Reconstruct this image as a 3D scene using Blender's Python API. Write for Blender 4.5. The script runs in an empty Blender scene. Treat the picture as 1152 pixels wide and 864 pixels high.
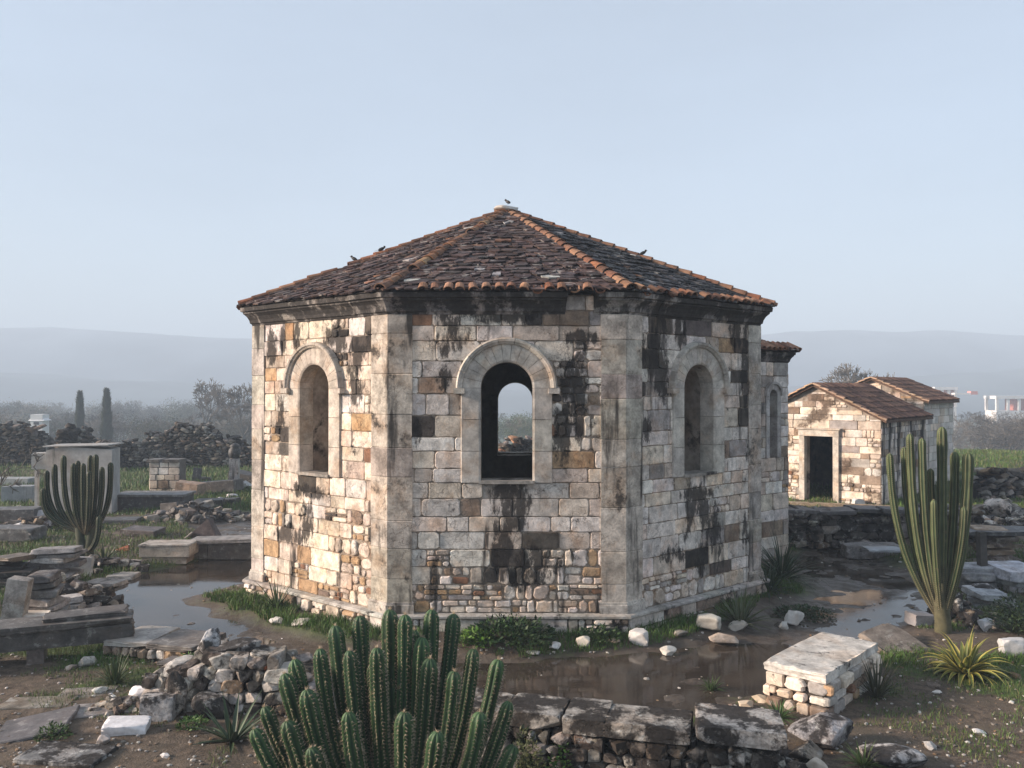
import bpy, bmesh, math, random
import numpy as np
from mathutils import Vector, Matrix, noise as mn
from math import sin, cos, pi, sqrt, radians, atan2, exp
R = random.Random(7)
CH = 3.9; F = 950.0; HY = 438.0
SC = bpy.context.scene
COLL = SC.collection
# ------------------------------------------------------------------ helpers
def G(px, py, z=0.0):
    d = (CH - z) * F / (py - HY)
    return ((px - 576) / F * d, d, z)
def X(px, d): return (px - 576) / F * d
def Z(py, d): return CH - (py - HY) / F * d

def vnoise(x, y, seed=0):
    x = np.asarray(x, float) + seed * 17.31; y = np.asarray(y, float) + seed * 7.77
    xi = np.floor(x); yi = np.floor(y); fx = x - xi; fy = y - yi
    fx = fx * fx * (3 - 2 * fx); fy = fy * fy * (3 - 2 * fy)
    def h(a, b):
        v = np.sin(a * 127.1 + b * 311.7) * 43758.5453
        return v - np.floor(v)
    a = h(xi, yi); b = h(xi + 1, yi); c = h(xi, yi + 1); d = h(xi + 1, yi + 1)
    return (a * (1 - fx) + b * fx) * (1 - fy) + (c * (1 - fx) + d * fx) * fy
def sm(a, b, x):
    t = np.clip((x - a) / (b - a), 0, 1); return t * t * (3 - 2 * t)

PATH = [(-8.6, 26, 1.2), (-6.2, 21, 1.2), (-5.9, 18.7, 1.3), (-6.9, 17.2, 1.4), (-7.2, 15.6, 1.3), (-6.0, 14.1, 1.15), (-4.3, 13.0, .95), (-2.3, 11.75, 1.0),
        (-.2, 11.2, 1.15), (1.5, 11.1, 1.25), (3.4, 12.1, 1.15), (5.2, 13.9, 1.2), (7.0, 16.1, 1.25), (7.3, 18.3, 1.3), (7.6, 20.2, .8)]
def path_mask(x, y):
    x = np.asarray(x, float); y = np.asarray(y, float)
    best = np.full(np.broadcast(x, y).shape, -9.0)
    wob = (vnoise(x * 1.1, y * 1.1, 3) - .5) * .7 + (vnoise(x * 3.1, y * 3.1, 4) - .5) * .3
    for (a, b) in zip(PATH[:-1], PATH[1:]):
        dx, dy = b[0] - a[0], b[1] - a[1]; L2 = dx * dx + dy * dy
        t = np.clip(((x - a[0]) * dx + (y - a[1]) * dy) / L2, 0, 1)
        r = a[2] + (b[2] - a[2]) * t
        dd = np.sqrt((x - a[0] - t * dx) ** 2 + (y - a[1] - t * dy) ** 2)
        best = np.maximum(best, 1 - dd / r)
    return sm(-.25, .35, best + wob * .55)
def terr(x, y):
    x = np.asarray(x, float); y = np.asarray(y, float)
    base = .10 * (vnoise(x * .33, y * .33, 1) - .25) + .035 * (vnoise(x * 1.7, y * 1.7, 2) - .4) + .012 * vnoise(x * 6, y * 6, 5)
    m = path_mask(x, y)
    rut = -.075 + .05 * vnoise(x * .9, y * .9, 6) + .028 * vnoise(x * 3.3, y * 3.3, 7) + .012 * vnoise(x * 11, y * 11, 8)
    rut = rut - .035 * sm(13.2, 12.2, y) * sm(-3.5, -1.5, x) - .030 * sm(-3, -5, x)
    r = np.sqrt(x * x + y * y)
    z = np.maximum(base, -.015) * (1 - m) + rut * m
    rb = sm(1.6, .3, np.sqrt(np.maximum(np.abs(x + .085) - 4.2, 0) ** 2 + np.maximum(np.abs(y - 17.8) - 4.0, 0) ** 2))
    z = z + .05 * rb * (1 - m)
    z = z - 10 * sm(52, 170, r) - 4 * sm(150, 400, r)
    return z
def tz(x, y): return float(terr(np.array([x]), np.array([y]))[0])
WLOC = {}

class M:
    def __init__(s): s.v = []; s.c = []; s.l = []; s.t = []; s.n = 0; s.uv = []; s.mi = []
    def add(s, v, f, col, mi=0, uv=None):
        v = np.asarray(v, float); n = len(v); s.v.append(v)
        c = np.asarray(col, float)
        if c.ndim == 1: c = np.tile(c[:3], (n, 1))
        s.c.append(c[:, :3])
        if isinstance(f, np.ndarray):
            s.l.append((f + s.n).ravel()); s.t.append(np.full(len(f), f.shape[1])); k = len(f)
        else:
            s.l.append(np.array([i + s.n for q in f for i in q])); s.t.append(np.array([len(q) for q in f])); k = len(f)
        s.mi.append(np.full(k, mi))
        s.uv.append(np.zeros((n, 2)) if uv is None else np.asarray(uv, float))
        s.n += n
    def box(s, c, size, rz=0, col=(.5, .5, .5), mi=0, rx=0):
        x, y, z = [q / 2 for q in size]
        v = np.array([(a * x, b * y, d * z) for d in (-1, 1) for a, b in ((-1, -1), (1, -1), (1, 1), (-1, 1))])
        if rx: v = rot(v, rx, 0, 0)
        v = rot(v, 0, 0, rz) + np.array(c)
        s.add(v, [(3, 2, 1, 0), (4, 5, 6, 7), (0, 1, 5, 4), (1, 2, 6, 5), (2, 3, 7, 6), (3, 0, 4, 7)], col, mi)
    def build(s, name, mats, parent=None, smooth=False, base=True):
        if not isinstance(mats, (list, tuple)): mats = [mats]
        v = np.concatenate(s.v); lo = v.min(0); hi = v.max(0)
        org = np.array([(lo[0] + hi[0]) / 2, (lo[1] + hi[1]) / 2, lo[2]])
        me = bpy.data.meshes.new(name)
        l = np.concatenate(s.l).astype(np.int32); t = np.concatenate(s.t).astype(np.int32)
        me.vertices.add(len(v)); me.vertices.foreach_set('co', (v - org).astype(np.float32).ravel())
        me.loops.add(len(l)); me.loops.foreach_set('vertex_index', l)
        me.polygons.add(len(t)); st = np.concatenate([[0], np.cumsum(t)[:-1]]).astype(np.int32)
        me.polygons.foreach_set('loop_start', st); me.polygons.foreach_set('loop_total', t)
        me.polygons.foreach_set('material_index', np.concatenate(s.mi).astype(np.int32))
        me.polygons.foreach_set('use_smooth', np.full(len(t), smooth))
        me.update(calc_edges=True)
        a = me.attributes.new('Col', 'FLOAT_COLOR', 'POINT')
        c = np.concatenate(s.c); c4 = np.ones((len(c), 4), np.float32); c4[:, :3] = c
        a.data.foreach_set('color', c4.ravel())
        uv = np.concatenate(s.uv)
        u = me.uv_layers.new(name='UV'); u.data.foreach_set('uv', uv[l].astype(np.float32).ravel())
        me.validate()
        for m in mats: me.materials.append(m)
        o = bpy.data.objects.new(name, me); COLL.objects.link(o)
        WLOC[o.name] = org
        if parent is not None:
            o.parent = parent; o.location = org - WLOC[parent.name]
        else: o.location = org
        return o
def rot(v, ax=0, ay=0, az=0):
    m = Matrix.Rotation(az, 3, 'Z') @ Matrix.Rotation(ay, 3, 'Y') @ Matrix.Rotation(ax, 3, 'X')
    return np.asarray(v) @ np.array(m).T
def tag(o, label, cat, group=None):
    o['label'] = label; o['category'] = cat
    if group: o['group'] = group
    return o
def kind(o, k, label=None, cat=None):
    o['kind'] = k
    if label: o['label'] = label
    if cat: o['category'] = cat
    return o
def thing(name, loc, label, cat, group=None):
    o = bpy.data.objects.new(name, None); COLL.objects.link(o); o.location = loc; o.empty_display_size = .2
    WLOC[o.name] = np.array(loc, float)
    return tag(o, label, cat, group)
def jit(c, a, rr=R):
    k = 1 + rr.uniform(-a, a)
    return tuple(max(.005, q * k * (1 + rr.uniform(-a, a) * .12)) for q in c)

# ------------------------------------------------------------------ materials
class N:
    def __init__(s, name):
        s.m = bpy.data.materials.new(name); s.m.use_nodes = True; s.t = s.m.node_tree; s.t.nodes.clear()
        s.out = s.n('ShaderNodeOutputMaterial'); s.b = s.n('ShaderNodeBsdfPrincipled'); s.lk(s.b.outputs[0], s.out.inputs[0])
    def n(s, ty, **k):
        q = s.t.nodes.new(ty)
        for a, b in k.items(): setattr(q, a, b)
        return q
    def lk(s, a, b): s.t.links.new(a, b)
    def put(s, sock, v):
        if isinstance(v, bpy.types.NodeSocket): s.lk(v, sock)
        elif v is not None: sock.default_value = v
    def math(s, op, a, b=None, c=None, clamp=False):
        q = s.n('ShaderNodeMath', operation=op, use_clamp=clamp); s.put(q.inputs[0], a); s.put(q.inputs[1], b)
        if c is not None: s.put(q.inputs[2], c)
        return q.outputs[0]
    def noise(s, vec, scale, detail=4, rough=.55, dim='3D'):
        q = s.n('ShaderNodeTexNoise'); q.inputs['Scale'].default_value = scale; q.inputs['Detail'].default_value = detail
        q.inputs['Roughness'].default_value = rough
        if vec is not None: s.lk(vec, q.inputs['Vector'])
        return q.outputs[0]
    def map(s, v, a, b, c=0., d=1.):
        q = s.n('ShaderNodeMapRange', interpolation_type='SMOOTHSTEP'); s.put(q.inputs[0], v)
        for i, k in enumerate((a, b, c, d)): s.put(q.inputs[i + 1], k)
        return q.outputs[0]
    def mix(s, f, a, b, bt='MIX'):
        q = s.n('ShaderNodeMix', data_type='RGBA', blend_type=bt); s.put(q.inputs[0], f)
        for i, k in ((6, a), (7, b)):
            if isinstance(k, tuple): k = (*k[:3], 1)
            s.put(q.inputs[i], k)
        return q.outputs[2]
    def scalev(s, vec, sc):
        q = s.n('ShaderNodeVectorMath', operation='MULTIPLY'); s.lk(vec, q.inputs[0]); q.inputs[1].default_value = sc; return q.outputs[0]
    def grey(s, v):
        q = s.n('ShaderNodeCombineColor'); [s.lk(v, q.inputs[i]) for i in range(3)]; return q.outputs[0]
    def bump(s, h, st, dist=.02):
        q = s.n('ShaderNodeBump'); q.inputs['Strength'].default_value = st; q.inputs['Distance'].default_value = dist
        s.lk(h, q.inputs['Height']); s.lk(q.outputs[0], s.b.inputs['Normal'])
    def fin(s, col, rough=.85, spec=.3):
        s.put(s.b.inputs['Base Color'], (*col, 1) if isinstance(col, tuple) else col)
        s.put(s.b.inputs['Roughness'], rough); s.b.inputs['Specular IOR Level'].default_value = spec
        return s.m
def stone(name, mott=.5, sc=5, dark=.0, dsc=2.5, white=.0, wsc=7, bump=.5, rough=.85, crack=.0, streak=0, darkcol=(.017, .015, .014), blobs=None, spec=.12, bscale=1, warm=.35):
    n = N(name)
    pos = n.n('ShaderNodeNewGeometry').outputs['Position']
    at = n.n('ShaderNodeAttribute', attribute_name='Col').outputs['Color']
    a = n.noise(pos, sc, 6, .62); b = n.noise(pos, sc * 6, 4, .6)
    m1 = n.map(a, .25, .75, 1 - mott, 1 + mott * .8); m2 = n.map(b, .2, .8, 1 - mott * .5, 1 + mott * .4)
    col = n.mix(1, at, n.grey(n.math('MULTIPLY', m1, m2)), 'MULTIPLY')
    # warm rust patches
    w = n.map(n.noise(pos, sc * .45, 5, .6), .48, .68, 0, warm)
    col = n.mix(w, col, n.mix(1, col, (.86, .62, .43), 'MULTIPLY'))
    h = n.math('ADD', n.math('MULTIPLY', a, .6), n.math('MULTIPLY', b, .4))
    if crack:
        v = n.n('ShaderNodeTexVoronoi', feature='DISTANCE_TO_EDGE'); v.inputs['Scale'].default_value = 7
        q = n.n('ShaderNodeVectorMath', operation='ADD'); n.lk(pos, q.inputs[0])
        nv = n.n('ShaderNodeTexNoise'); nv.inputs['Scale'].default_value = 6; nv.inputs['Detail'].default_value = 5; n.lk(pos, nv.inputs['Vector'])
        n.lk(n.scalev(nv.outputs['Color'], (.35, .35, .35)), q.inputs[1]); n.lk(q.outputs[0], v.inputs['Vector'])
        cm = n.math('MULTIPLY', n.map(v.outputs['Distance'], 0, .035, 1, 0), n.map(n.noise(pos, 2.2, 3), .45, .62))
        col = n.mix(n.math('MULTIPLY', cm, crack), col, (.10, .085, .07))
        h = n.math('SUBTRACT', h, n.math('MULTIPLY', cm, .5))
        pit = n.map(n.noise(pos, 38, 3, .7), .62, .72, 0, .55)
        pit = n.math('MULTIPLY', pit, n.map(n.noise(pos, 3.1, 3), .42, .6))
        col = n.mix(pit, col, (.15, .12, .095)); h = n.math('SUBTRACT', h, n.math('MULTIPLY', pit, .4))
    if white:
        wm = n.math('MULTIPLY', n.map(n.noise(pos, wsc, 8, .7), .56, .60), n.map(n.noise(pos, wsc * .25, 3), .35, .6))
        col = n.mix(n.math('MULTIPLY', wm, white), col, (.50, .50, .47))
    dm = None
    if dark:
        dm = n.map(n.math('ADD', n.noise(pos, dsc, 8, .68), (dark - .5) * .5), .50, .60)
    if streak:
        st = n.noise(n.scalev(pos, (3.2, 3.2, .38)), 1.0, 6, .6)
        st2 = n.map(n.math('ADD', st, (streak - .5) * .5), .50, .62)
        dm = st2 if dm is None else n.math('MAXIMUM', dm, st2)
    if blobs:
        uv = n.n('ShaderNodeUVMap', uv_map='UV').outputs[0]
        sx = n.n('ShaderNodeSeparateXYZ'); n.lk(uv, sx.inputs[0])
        u, z = sx.outputs[0], sx.outputs[1]; acc = None
        for (u0, z0, ru, rz) in blobs:
            du = n.math('MULTIPLY', n.math('SUBTRACT', u, u0), 1 / ru); dz = n.math('MULTIPLY', n.math('SUBTRACT', z, z0), 1 / rz)
            d = n.math('ADD', n.math('MULTIPLY', du, du), n.math('MULTIPLY', dz, dz))
            e = n.math('DIVIDE', 1.0, n.math('ADD', 1.0, n.math('MULTIPLY', d, d)))
            acc = e if acc is None else n.math('MAXIMUM', acc, e)
        blk = n.n('ShaderNodeAttribute', attribute_name='Col')
        sn = n.noise(n.scalev(pos, (1, 1, .38)), 8.5, 9, .72)
        bl = n.noise(n.scalev(pos, (1, 1, 1)), 1.9, 2, .5)
        tot = n.math('ADD', n.math('MULTIPLY', acc, .92), n.math('MULTIPLY', n.math('SUBTRACT', sn, .5), 3.0))
        tot = n.math('ADD', tot, n.math('MULTIPLY', n.math('SUBTRACT', bl, .5), 1.5))
        bm = n.map(tot, .46, .86, 0, .97)
        dm = bm if dm is None else n.math('MAXIMUM', dm, bm)
    if dm is not None:
        dv = n.mix(n.map(n.noise(pos, 14, 5, .7), .4, .75), darkcol, tuple(q * 2.2 for q in darkcol))
        col = n.mix(n.math('MULTIPLY', dm, .93), col, dv)
    n.bump(h, bump, .02 * bscale)
    return n.fin(col, rough, spec)
def simple(name, col=None, rough=.7, mott=.25, sc=8, bump=.2, spec=.3, metal=0):
    n = N(name); pos = n.n('ShaderNodeNewGeometry').outputs['Position']
    at = n.n('ShaderNodeAttribute', attribute_name='Col').outputs['Color'] if col is None else None
    a = n.noise(pos, sc, 5, .6)
    g = n.grey(n.map(a, .2, .8, 1 - mott, 1 + mott))
    c = n.mix(1, at if at is not None else (*col, 1), g, 'MULTIPLY')
    if bump: n.bump(a, bump, .01)
    return n.fin(c, rough, spec)

MT = {}
MT['paver'] = stone('weathered_stone', .45, 5, dark=.30, dsc=2.6, white=.35, bump=.6, crack=.5)
MT['lichen'] = stone('lichen_stone', .5, 5, dark=.63, dsc=3.0, white=.8, wsc=9, bump=.9, crack=.3, bscale=1.3)
MT['darkstone'] = stone('dark_slab', .5, 4, dark=.35, dsc=2, white=.25, wsc=8, bump=.6, rough=.6, spec=.4)
MT['white'] = stone('pale_marble', .25, 4, dark=.14, dsc=4, bump=.4, rough=.7)
MT['rubble'] = stone('rubble_stone', .5, 5, dark=.50, dsc=2.8, white=.45, wsc=8, bump=.8, crack=.4)
MT['altar'] = stone('altar_stone', .4, 4, dark=.32, dsc=3.4, white=.3, bump=.6, crack=.4)
MT['ruin'] = stone('ruin_stone', .5, 1.2, dark=.5, dsc=.8, white=.3, wsc=2, bump=.5)
MT['plain'] = stone('dressed_stone', .5, 4.2, dark=.36, dsc=1.9, streak=.47, bump=.6, crack=.6, warm=.45, darkcol=(.03, .027, .024))
MT['surround'] = stone('window_stone', .38, 4.5, warm=.5, dark=.27, dsc=2.4, bump=.35, crack=.3, darkcol=(.08, .07, .06))
MT['cornice'] = stone('cornice_stone', .45, 3, dark=.68, dsc=2.2, streak=.60, bump=.6, white=.25, darkcol=(.022, .02, .019))
MT['plinth'] = stone('plinth_stone', .45, 4, dark=.42, dsc=2.4, white=.3, bump=.7, crack=.5)
MT['slate'] = stone('slate', .45, 3, dark=.22, dsc=2.0, white=.3, wsc=6, bump=.5, rough=.72)
MT['terra'] = stone('terracotta', .4, 6, dark=.34, dsc=4, bump=.5, rough=.85, darkcol=(.04, .032, .025))
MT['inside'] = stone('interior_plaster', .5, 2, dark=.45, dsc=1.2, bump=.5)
MT['hut'] = stone('hut_stone', .35, 3, dark=.47, dsc=1.25, bump=.5, crack=.3, darkcol=(.085, .062, .045))
MT['hutside'] = stone('hut_side_stone', .4, 3, dark=.36, dsc=1.0, streak=.58, bump=.5)
MT['plaster'] = stone('old_plaster', .25, 2.0, dark=.22, dsc=1.2, streak=.3, bump=.25, darkcol=(.10, .10, .09))
MT['bark'] = simple('bark', None, .9, .35, 12, .5)
MT['leaf'] = simple('foliage', None, .6, .3, 3, 0)
def cactus_mat():
    n = N('cactus_skin'); pos = n.n('ShaderNodeNewGeometry').outputs['Position']; at = n.n('ShaderNodeAttribute', attribute_name='Col').outputs['Color']
    a = n.noise(pos, 5, 5, .6); c = n.mix(1, at, n.grey(n.map(a, .25, .75, .7, 1.4)), 'MULTIPLY')
    sc = n.math('MULTIPLY', n.map(n.noise(pos, 11, 6, .7), .60, .66), n.map(n.noise(pos, 2.1, 3), .45, .6)); c = n.mix(n.math('MULTIPLY', sc, .7), c, (.16, .12, .07))
    n.bump(n.noise(pos, 30, 4), .25, .01); return n.fin(c, .55, .3)
MT['cactus'] = cactus_mat()
MT['spine'] = simple('cactus_spines', (.33, .27, .19), .6, .2, 40, 0)
MT['agave'] = simple('agave_leaf', None, .5, .2, 14, .15, .35)
MT['grass'] = simple('grass_blades', None, .6, .3, 5, 0)
MT['bird'] = simple('feathers', (.02, .02, .022), .5, .2, 40, 0)
MT['paint'] = simple('white_render', None, .6, .08, 1, 0)
MT['wood'] = simple('old_wood', None, .8, .35, 10, .5)
MT['void'] = simple('dark_room', (.015, .014, .013), .95, .2, 4, 0)

# ------------------------------------------------------------------ rocks library
def ico(sub):
    bm = bmesh.new(); bmesh.ops.create_icosphere(bm, subdivisions=sub, radius=1)
    v = np.array([q.co[:] for q in bm.verts]); f = np.array([[q.index for q in p.verts] for p in bm.faces]); bm.free(); return v, f
ICO = {k: ico(k) for k in (1, 2, 3, 4, 5)}
def rock(sub, seed, boxy=.5, cuts=9, rough=.05):
    rr = random.Random(seed); v, f = ICO[sub]; v = v.copy() * 1.45
    for ax in range(3):
        for sg in (-1, 1):
            n = np.zeros(3); n[ax] = sg; n += np.array([rr.uniform(-1, 1) for _ in range(3)]) * ((.3 if boxy > .45 else 1.0) * (1 - boxy)); n /= np.linalg.norm(n)
            d = rr.uniform(.78, .95); e = v @ n - d; v -= np.outer(np.maximum(e, 0), n)
    for _ in range(cuts):
        n = np.array([rr.gauss(0, 1) for _ in range(3)]); n /= np.linalg.norm(n); d = rr.uniform(.72 + boxy * .3, 1.1 + boxy * .2)
        e = v @ n - d; v -= np.outer(np.maximum(e, 0), n)
    if rough:
        off = seed * 3.7
        for i, p in enumerate(v):
            q = Vector(p)
            k = mn.noise(q * 2.1 + Vector((off, 0, 0))) * rough + mn.noise(q * 5.3 + Vector((0, off, 0))) * rough * .5
            if sub >= 4: k += mn.noise(q * 12 + Vector((0, off, 0))) * rough * .3
            v[i] = p * (1 + k)
    return v / np.abs(v).max(0), f
LIB = {}
def lib(sub, boxy, n=16):
    k = (sub, boxy)
    if k not in LIB: LIB[k] = [rock(sub, i * 13 + int(boxy * 100), boxy, 7, .05 if sub > 1 else .0) for i in range(n)]
    return LIB[k]
def put_rock(m, c, s, col, rz=0, rx=0, ry=0, sub=2, boxy=.5, rr=R):
    v, f = rr.choice(lib(sub, boxy)); m.add(rot(v * np.array(s), rx, ry, rz) + np.array(c), f, col)

# irregular slab, polygon outline extruded; top edge chamfered
def slab_mesh(m, c, size, rz=0, rx=0, ry=0, col=(.4, .38, .35), jitt=.06, rr=R, sides=4, cham=.012, div=3):
    w, d, h = size; pts = []
    base = [(-1, -1), (1, -1), (1, 1), (-1, 1)]
    cor = [(a * w / 2 * (1 + rr.uniform(-jitt, jitt) * 1.6), b * d / 2 * (1 + rr.uniform(-jitt, jitt) * 1.6)) for a, b in base]
    for i in range(4):
        a, b = cor[i], cor[(i + 1) % 4]
        for k in range(div):
            t = k / div; jx = rr.uniform(-1, 1) * jitt * min(w, d) * .35 * (k > 0); 
            pts.append((a[0] + (b[0] - a[0]) * t + jx, a[1] + (b[1] - a[1]) * t + jx * rr.choice((-1, 1))))
    P = np.array(pts); n = len(P); ctr = P.mean(0)
    ch = min(cham, h * .3)
    L = np.hypot(*(P - ctr).T)[:, None]
    ins = ctr + (P - ctr) * (1 - ch * 1.2 / L)
    rings = [(ins, 0), (P, ch), (P * (1 + 0.0) + np.array([[rr.uniform(-1, 1) * ch * .5, rr.uniform(-1, 1) * ch * .5] for _ in range(n)]), h * .5), (P, h - ch), (ins, h)]
    v = []; f = []
    for q, z in rings:
        for a in q: v.append((a[0], a[1], z + (rr.uniform(-1, 1) * ch * .25 if z >= h - ch - 1e-6 else 0)))
    for r in range(len(rings) - 1):
        for i in range(n):
            j = (i + 1) % n; f.append((r * n + i, r * n + j, (r + 1) * n + j, (r + 1) * n + i))
    f.append(tuple(range((len(rings) - 1) * n, len(rings) * n))); f.append(tuple(range(n - 1, -1, -1)))
    m.add(rot(np.array(v), rx, ry, rz) + np.array(c), f, col)

# ------------------------------------------------------------------ masonry
def face_blocks(m, O, ud, nd, U, Z0, Z1, pal, rr, course=.29, wr=(.2, .64), dep=.022, gap=.010, hole=None, zone=None, bounds=(), topf=None, mi=0, uoff=0):
    O = np.array(O, float); ud = np.array([*ud, 0.]); nd = np.array([*nd, 0.])
    def mp(u, z, n): return O + ud * u + nd * n + np.array([0, 0, z - O[2]])
    bs = sorted({Z0, Z1, *[b for b in bounds if Z0 < b < Z1]}); rows = []
    for a, b in zip(bs[:-1], bs[1:]):
        k = max(1, round((b - a) / course)); ws = [rr.uniform(.75, 1.25) for _ in range(k)]; s = sum(ws); z = a
        for w in ws: rows.append((z, z + (b - a) * w / s)); z += (b - a) * w / s
    def core(z):
        if not hole: return 0
        if z < hole['sill'] or (hole.get('rect') and z > hole['top']): return 0
        if hole.get('rect'): return hole['hw'] + hole['ring'] * .5
        rc = hole['hw'] + hole['ring'] * .6
        if z <= hole['spring']: return rc
        q = rc * rc - (z - hole['spring']) ** 2
        return sqrt(q) if q > 0 else 0
    def push(u, z):
        if not hole or hole.get('rect'): return u, z
        rc = hole['hw'] + hole['ring'] * .6
        if z > hole['spring']:
            du, dz = u - hole['cx'], z - hole['spring']; r = sqrt(du * du + dz * dz)
            if r < rc: 
                k = rc / max(r, 1e-4); return hole['cx'] + du * k, hole['spring'] + dz * k
        return u, z
    def block(u0, u1, z0, z1, rough):
        if u1 - u0 < .03 or z1 - z0 < .03: return
        if topf is not None:
            zc = min(topf(u0), topf(u1))
            if z0 > zc - .06: return
            if z1 > zc - .02: z1 = max(z0 + .04, zc - .02)
        g = gap * (1.6 if rough else 1); a0, a1, b0, b1 = u0 + g / 2, u1 - g / 2, z0 + g / 2, z1 - g / 2
        w, h = a1 - a0, b1 - b0; cr = min(w, h) * (rr.uniform(.2, .45) if rough else rr.uniform(.03, .14)); jt = min(w, h) * (.15 if rough else .04)
        pts = []
        for (cx, cz, s0) in ((a1 - cr, b0 + cr, -90), (a1 - cr, b1 - cr, 0), (a0 + cr, b1 - cr, 90), (a0 + cr, b0 + cr, 180)):
            for k in range(3 if rough else 2):
                t = radians(s0 + 90 * k / (2 if rough else 1)); pts.append((cx + cr * cos(t), cz + cr * sin(t)))
        q2 = []
        for i in range(len(pts)):
            q2.append(pts[i]); b = pts[(i + 1) % len(pts)]
            L = sqrt((b[0] - pts[i][0]) ** 2 + (b[1] - pts[i][1]) ** 2); k = int(L / .13)
            for j in range(1, k + 1): t = j / (k + 1); q2.append((pts[i][0] + (b[0] - pts[i][0]) * t, pts[i][1] + (b[1] - pts[i][1]) * t))
        pts = [(p[0] + rr.uniform(-jt, jt) * .6, p[1] + rr.uniform(-jt, jt) * .6) for p in q2]
        cx = (a0 + a1) / 2; cz = (b0 + b1) / 2; d = dep * rr.uniform(.35, 1.3) * (1.5 if rough else 1); ins = min(.014, min(w, h) * .12) * (2 if rough else 1)
        edge = dep < .03 and (u0 < .42 or u1 > U - .42); d = min(d, .026) if edge else d; tk = .08 if edge else .25; tu, tzz = rr.uniform(-tk, tk) * d / max(w, .1), rr.uniform(-tk, tk) * d / max(h, .1)
        n = len(pts); v = []; uv = []
        for (sc_, dd) in ((0, -.01), (ins * .35, d * .75), (ins, d)):
            for p in pts:
                L = sqrt((p[0] - cx) ** 2 + (p[1] - cz) ** 2); k = 1 - sc_ / max(L, .01)
                a, b = cx + (p[0] - cx) * k, cz + (p[1] - cz) * k; a, b = push(a, b)
                v.append(mp(a, b, dd + (tu * (a - cx) + tzz * (b - cz) if dd > 0 else 0))); uv.append((a + uoff, b))
        f = [(r * n + i, r * n + (i + 1) % n, (r + 1) * n + (i + 1) % n, (r + 1) * n + i) for r in (0, 1) for i in range(n)]
        f.append(tuple(range(2 * n, 3 * n)))
        m.add(v, f, pal(cx, cz, rr, rough), mi, uv)
    for (z0, z1) in rows:
        zm = (z0 + z1) / 2; c = core(zm if not hole or zm > hole.get('spring', 9) else zm)
        segs = [(0, U)] if c <= .02 else [(0, hole['cx'] - c), (hole['cx'] + c, U)]
        for s0, s1 in segs:
            if s1 - s0 < .04: continue
            u = s0
            while u < s1 - 1e-6:
                h = z1 - z0; w = rr.uniform(*wr) * (.75 + .5 * h / course)
                if s1 - u - w < wr[0] * .7: w = s1 - u
                rg = zone(u + w / 2, zm) if zone else 0
                if rg and rr.random() < rg:
                    k = rr.choice((1, 2, 2, 3)) if h > .2 else 1
                    zs = [z0]; 
                    for j in range(1, k): zs.append(z0 + h * (j / k + rr.uniform(-.1, .1)))
                    zs.append(z1)
                    for j in range(k):
                        uu = u
                        while uu < u + w - 1e-6:
                            ww = rr.uniform(.10, .34)
                            if u + w - uu - ww < .07: ww = u + w - uu
                            block(uu, uu + ww, zs[j], zs[j + 1], True); uu += ww
                else: block(u, u + w, z0, z1, False)
                u += w
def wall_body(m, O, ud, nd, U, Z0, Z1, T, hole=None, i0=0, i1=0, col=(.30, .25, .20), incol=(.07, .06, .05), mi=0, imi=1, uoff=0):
    O = np.array(O, float); ud = np.array([*ud, 0.]); nd = np.array([*nd, 0.])
    def mp(u, z, n): return O + ud * u + nd * n + np.array([0, 0, z - O[2]])
    def sheet(n, a, b, flip, c, mi_):
        def quad(p):
            v = [mp(u, z, n) for u, z in p]; f = [(0, 1, 2, 3)] if not flip else [(3, 2, 1, 0)]
            m.add(v, f, c, mi_, [(q[0] + uoff, q[1]) for q in p])
        if not hole: quad([(a, Z0), (b, Z0), (b, Z1), (a, Z1)]); return
        h = hole; l, r = h['cx'] - h['hw'], h['cx'] + h['hw']
        quad([(a, Z0), (l, Z0), (l, Z1), (a, Z1)]); quad([(r, Z0), (b, Z0), (b, Z1), (r, Z1)])
        if h['sill'] > Z0 + .01: quad([(l, Z0), (r, Z0), (r, h['sill']), (l, h['sill'])])
        if h.get('rect'): quad([(l, h['top']), (r, h['top']), (r, Z1), (l, Z1)])
        else:
            K = 20
            for k in range(K):
                t0, t1 = pi - pi * k / K, pi - pi * (k + 1) / K
                p0 = (h['cx'] + h['hw'] * cos(t0), h['spring'] + h['hw'] * sin(t0)); p1 = (h['cx'] + h['hw'] * cos(t1), h['spring'] + h['hw'] * sin(t1))
                quad([p0, p1, (p1[0], Z1), (p0[0], Z1)])
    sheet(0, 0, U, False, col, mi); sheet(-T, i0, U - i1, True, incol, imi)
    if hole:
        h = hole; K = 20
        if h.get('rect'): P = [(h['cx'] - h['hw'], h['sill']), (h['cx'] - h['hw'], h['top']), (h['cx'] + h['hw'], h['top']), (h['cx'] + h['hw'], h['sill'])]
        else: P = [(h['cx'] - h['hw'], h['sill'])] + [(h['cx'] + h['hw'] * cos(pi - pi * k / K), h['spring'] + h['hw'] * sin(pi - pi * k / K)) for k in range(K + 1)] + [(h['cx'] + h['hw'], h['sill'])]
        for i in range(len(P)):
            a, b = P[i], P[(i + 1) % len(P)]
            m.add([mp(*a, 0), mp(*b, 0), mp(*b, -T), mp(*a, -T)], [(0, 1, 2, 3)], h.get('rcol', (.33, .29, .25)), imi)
    # ends and top
    m.add([mp(0, Z1, 0), mp(U, Z1, 0), mp(U - i1, Z1, -T), mp(i0, Z1, -T)], [(0, 1, 2, 3)], col, imi)
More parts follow.
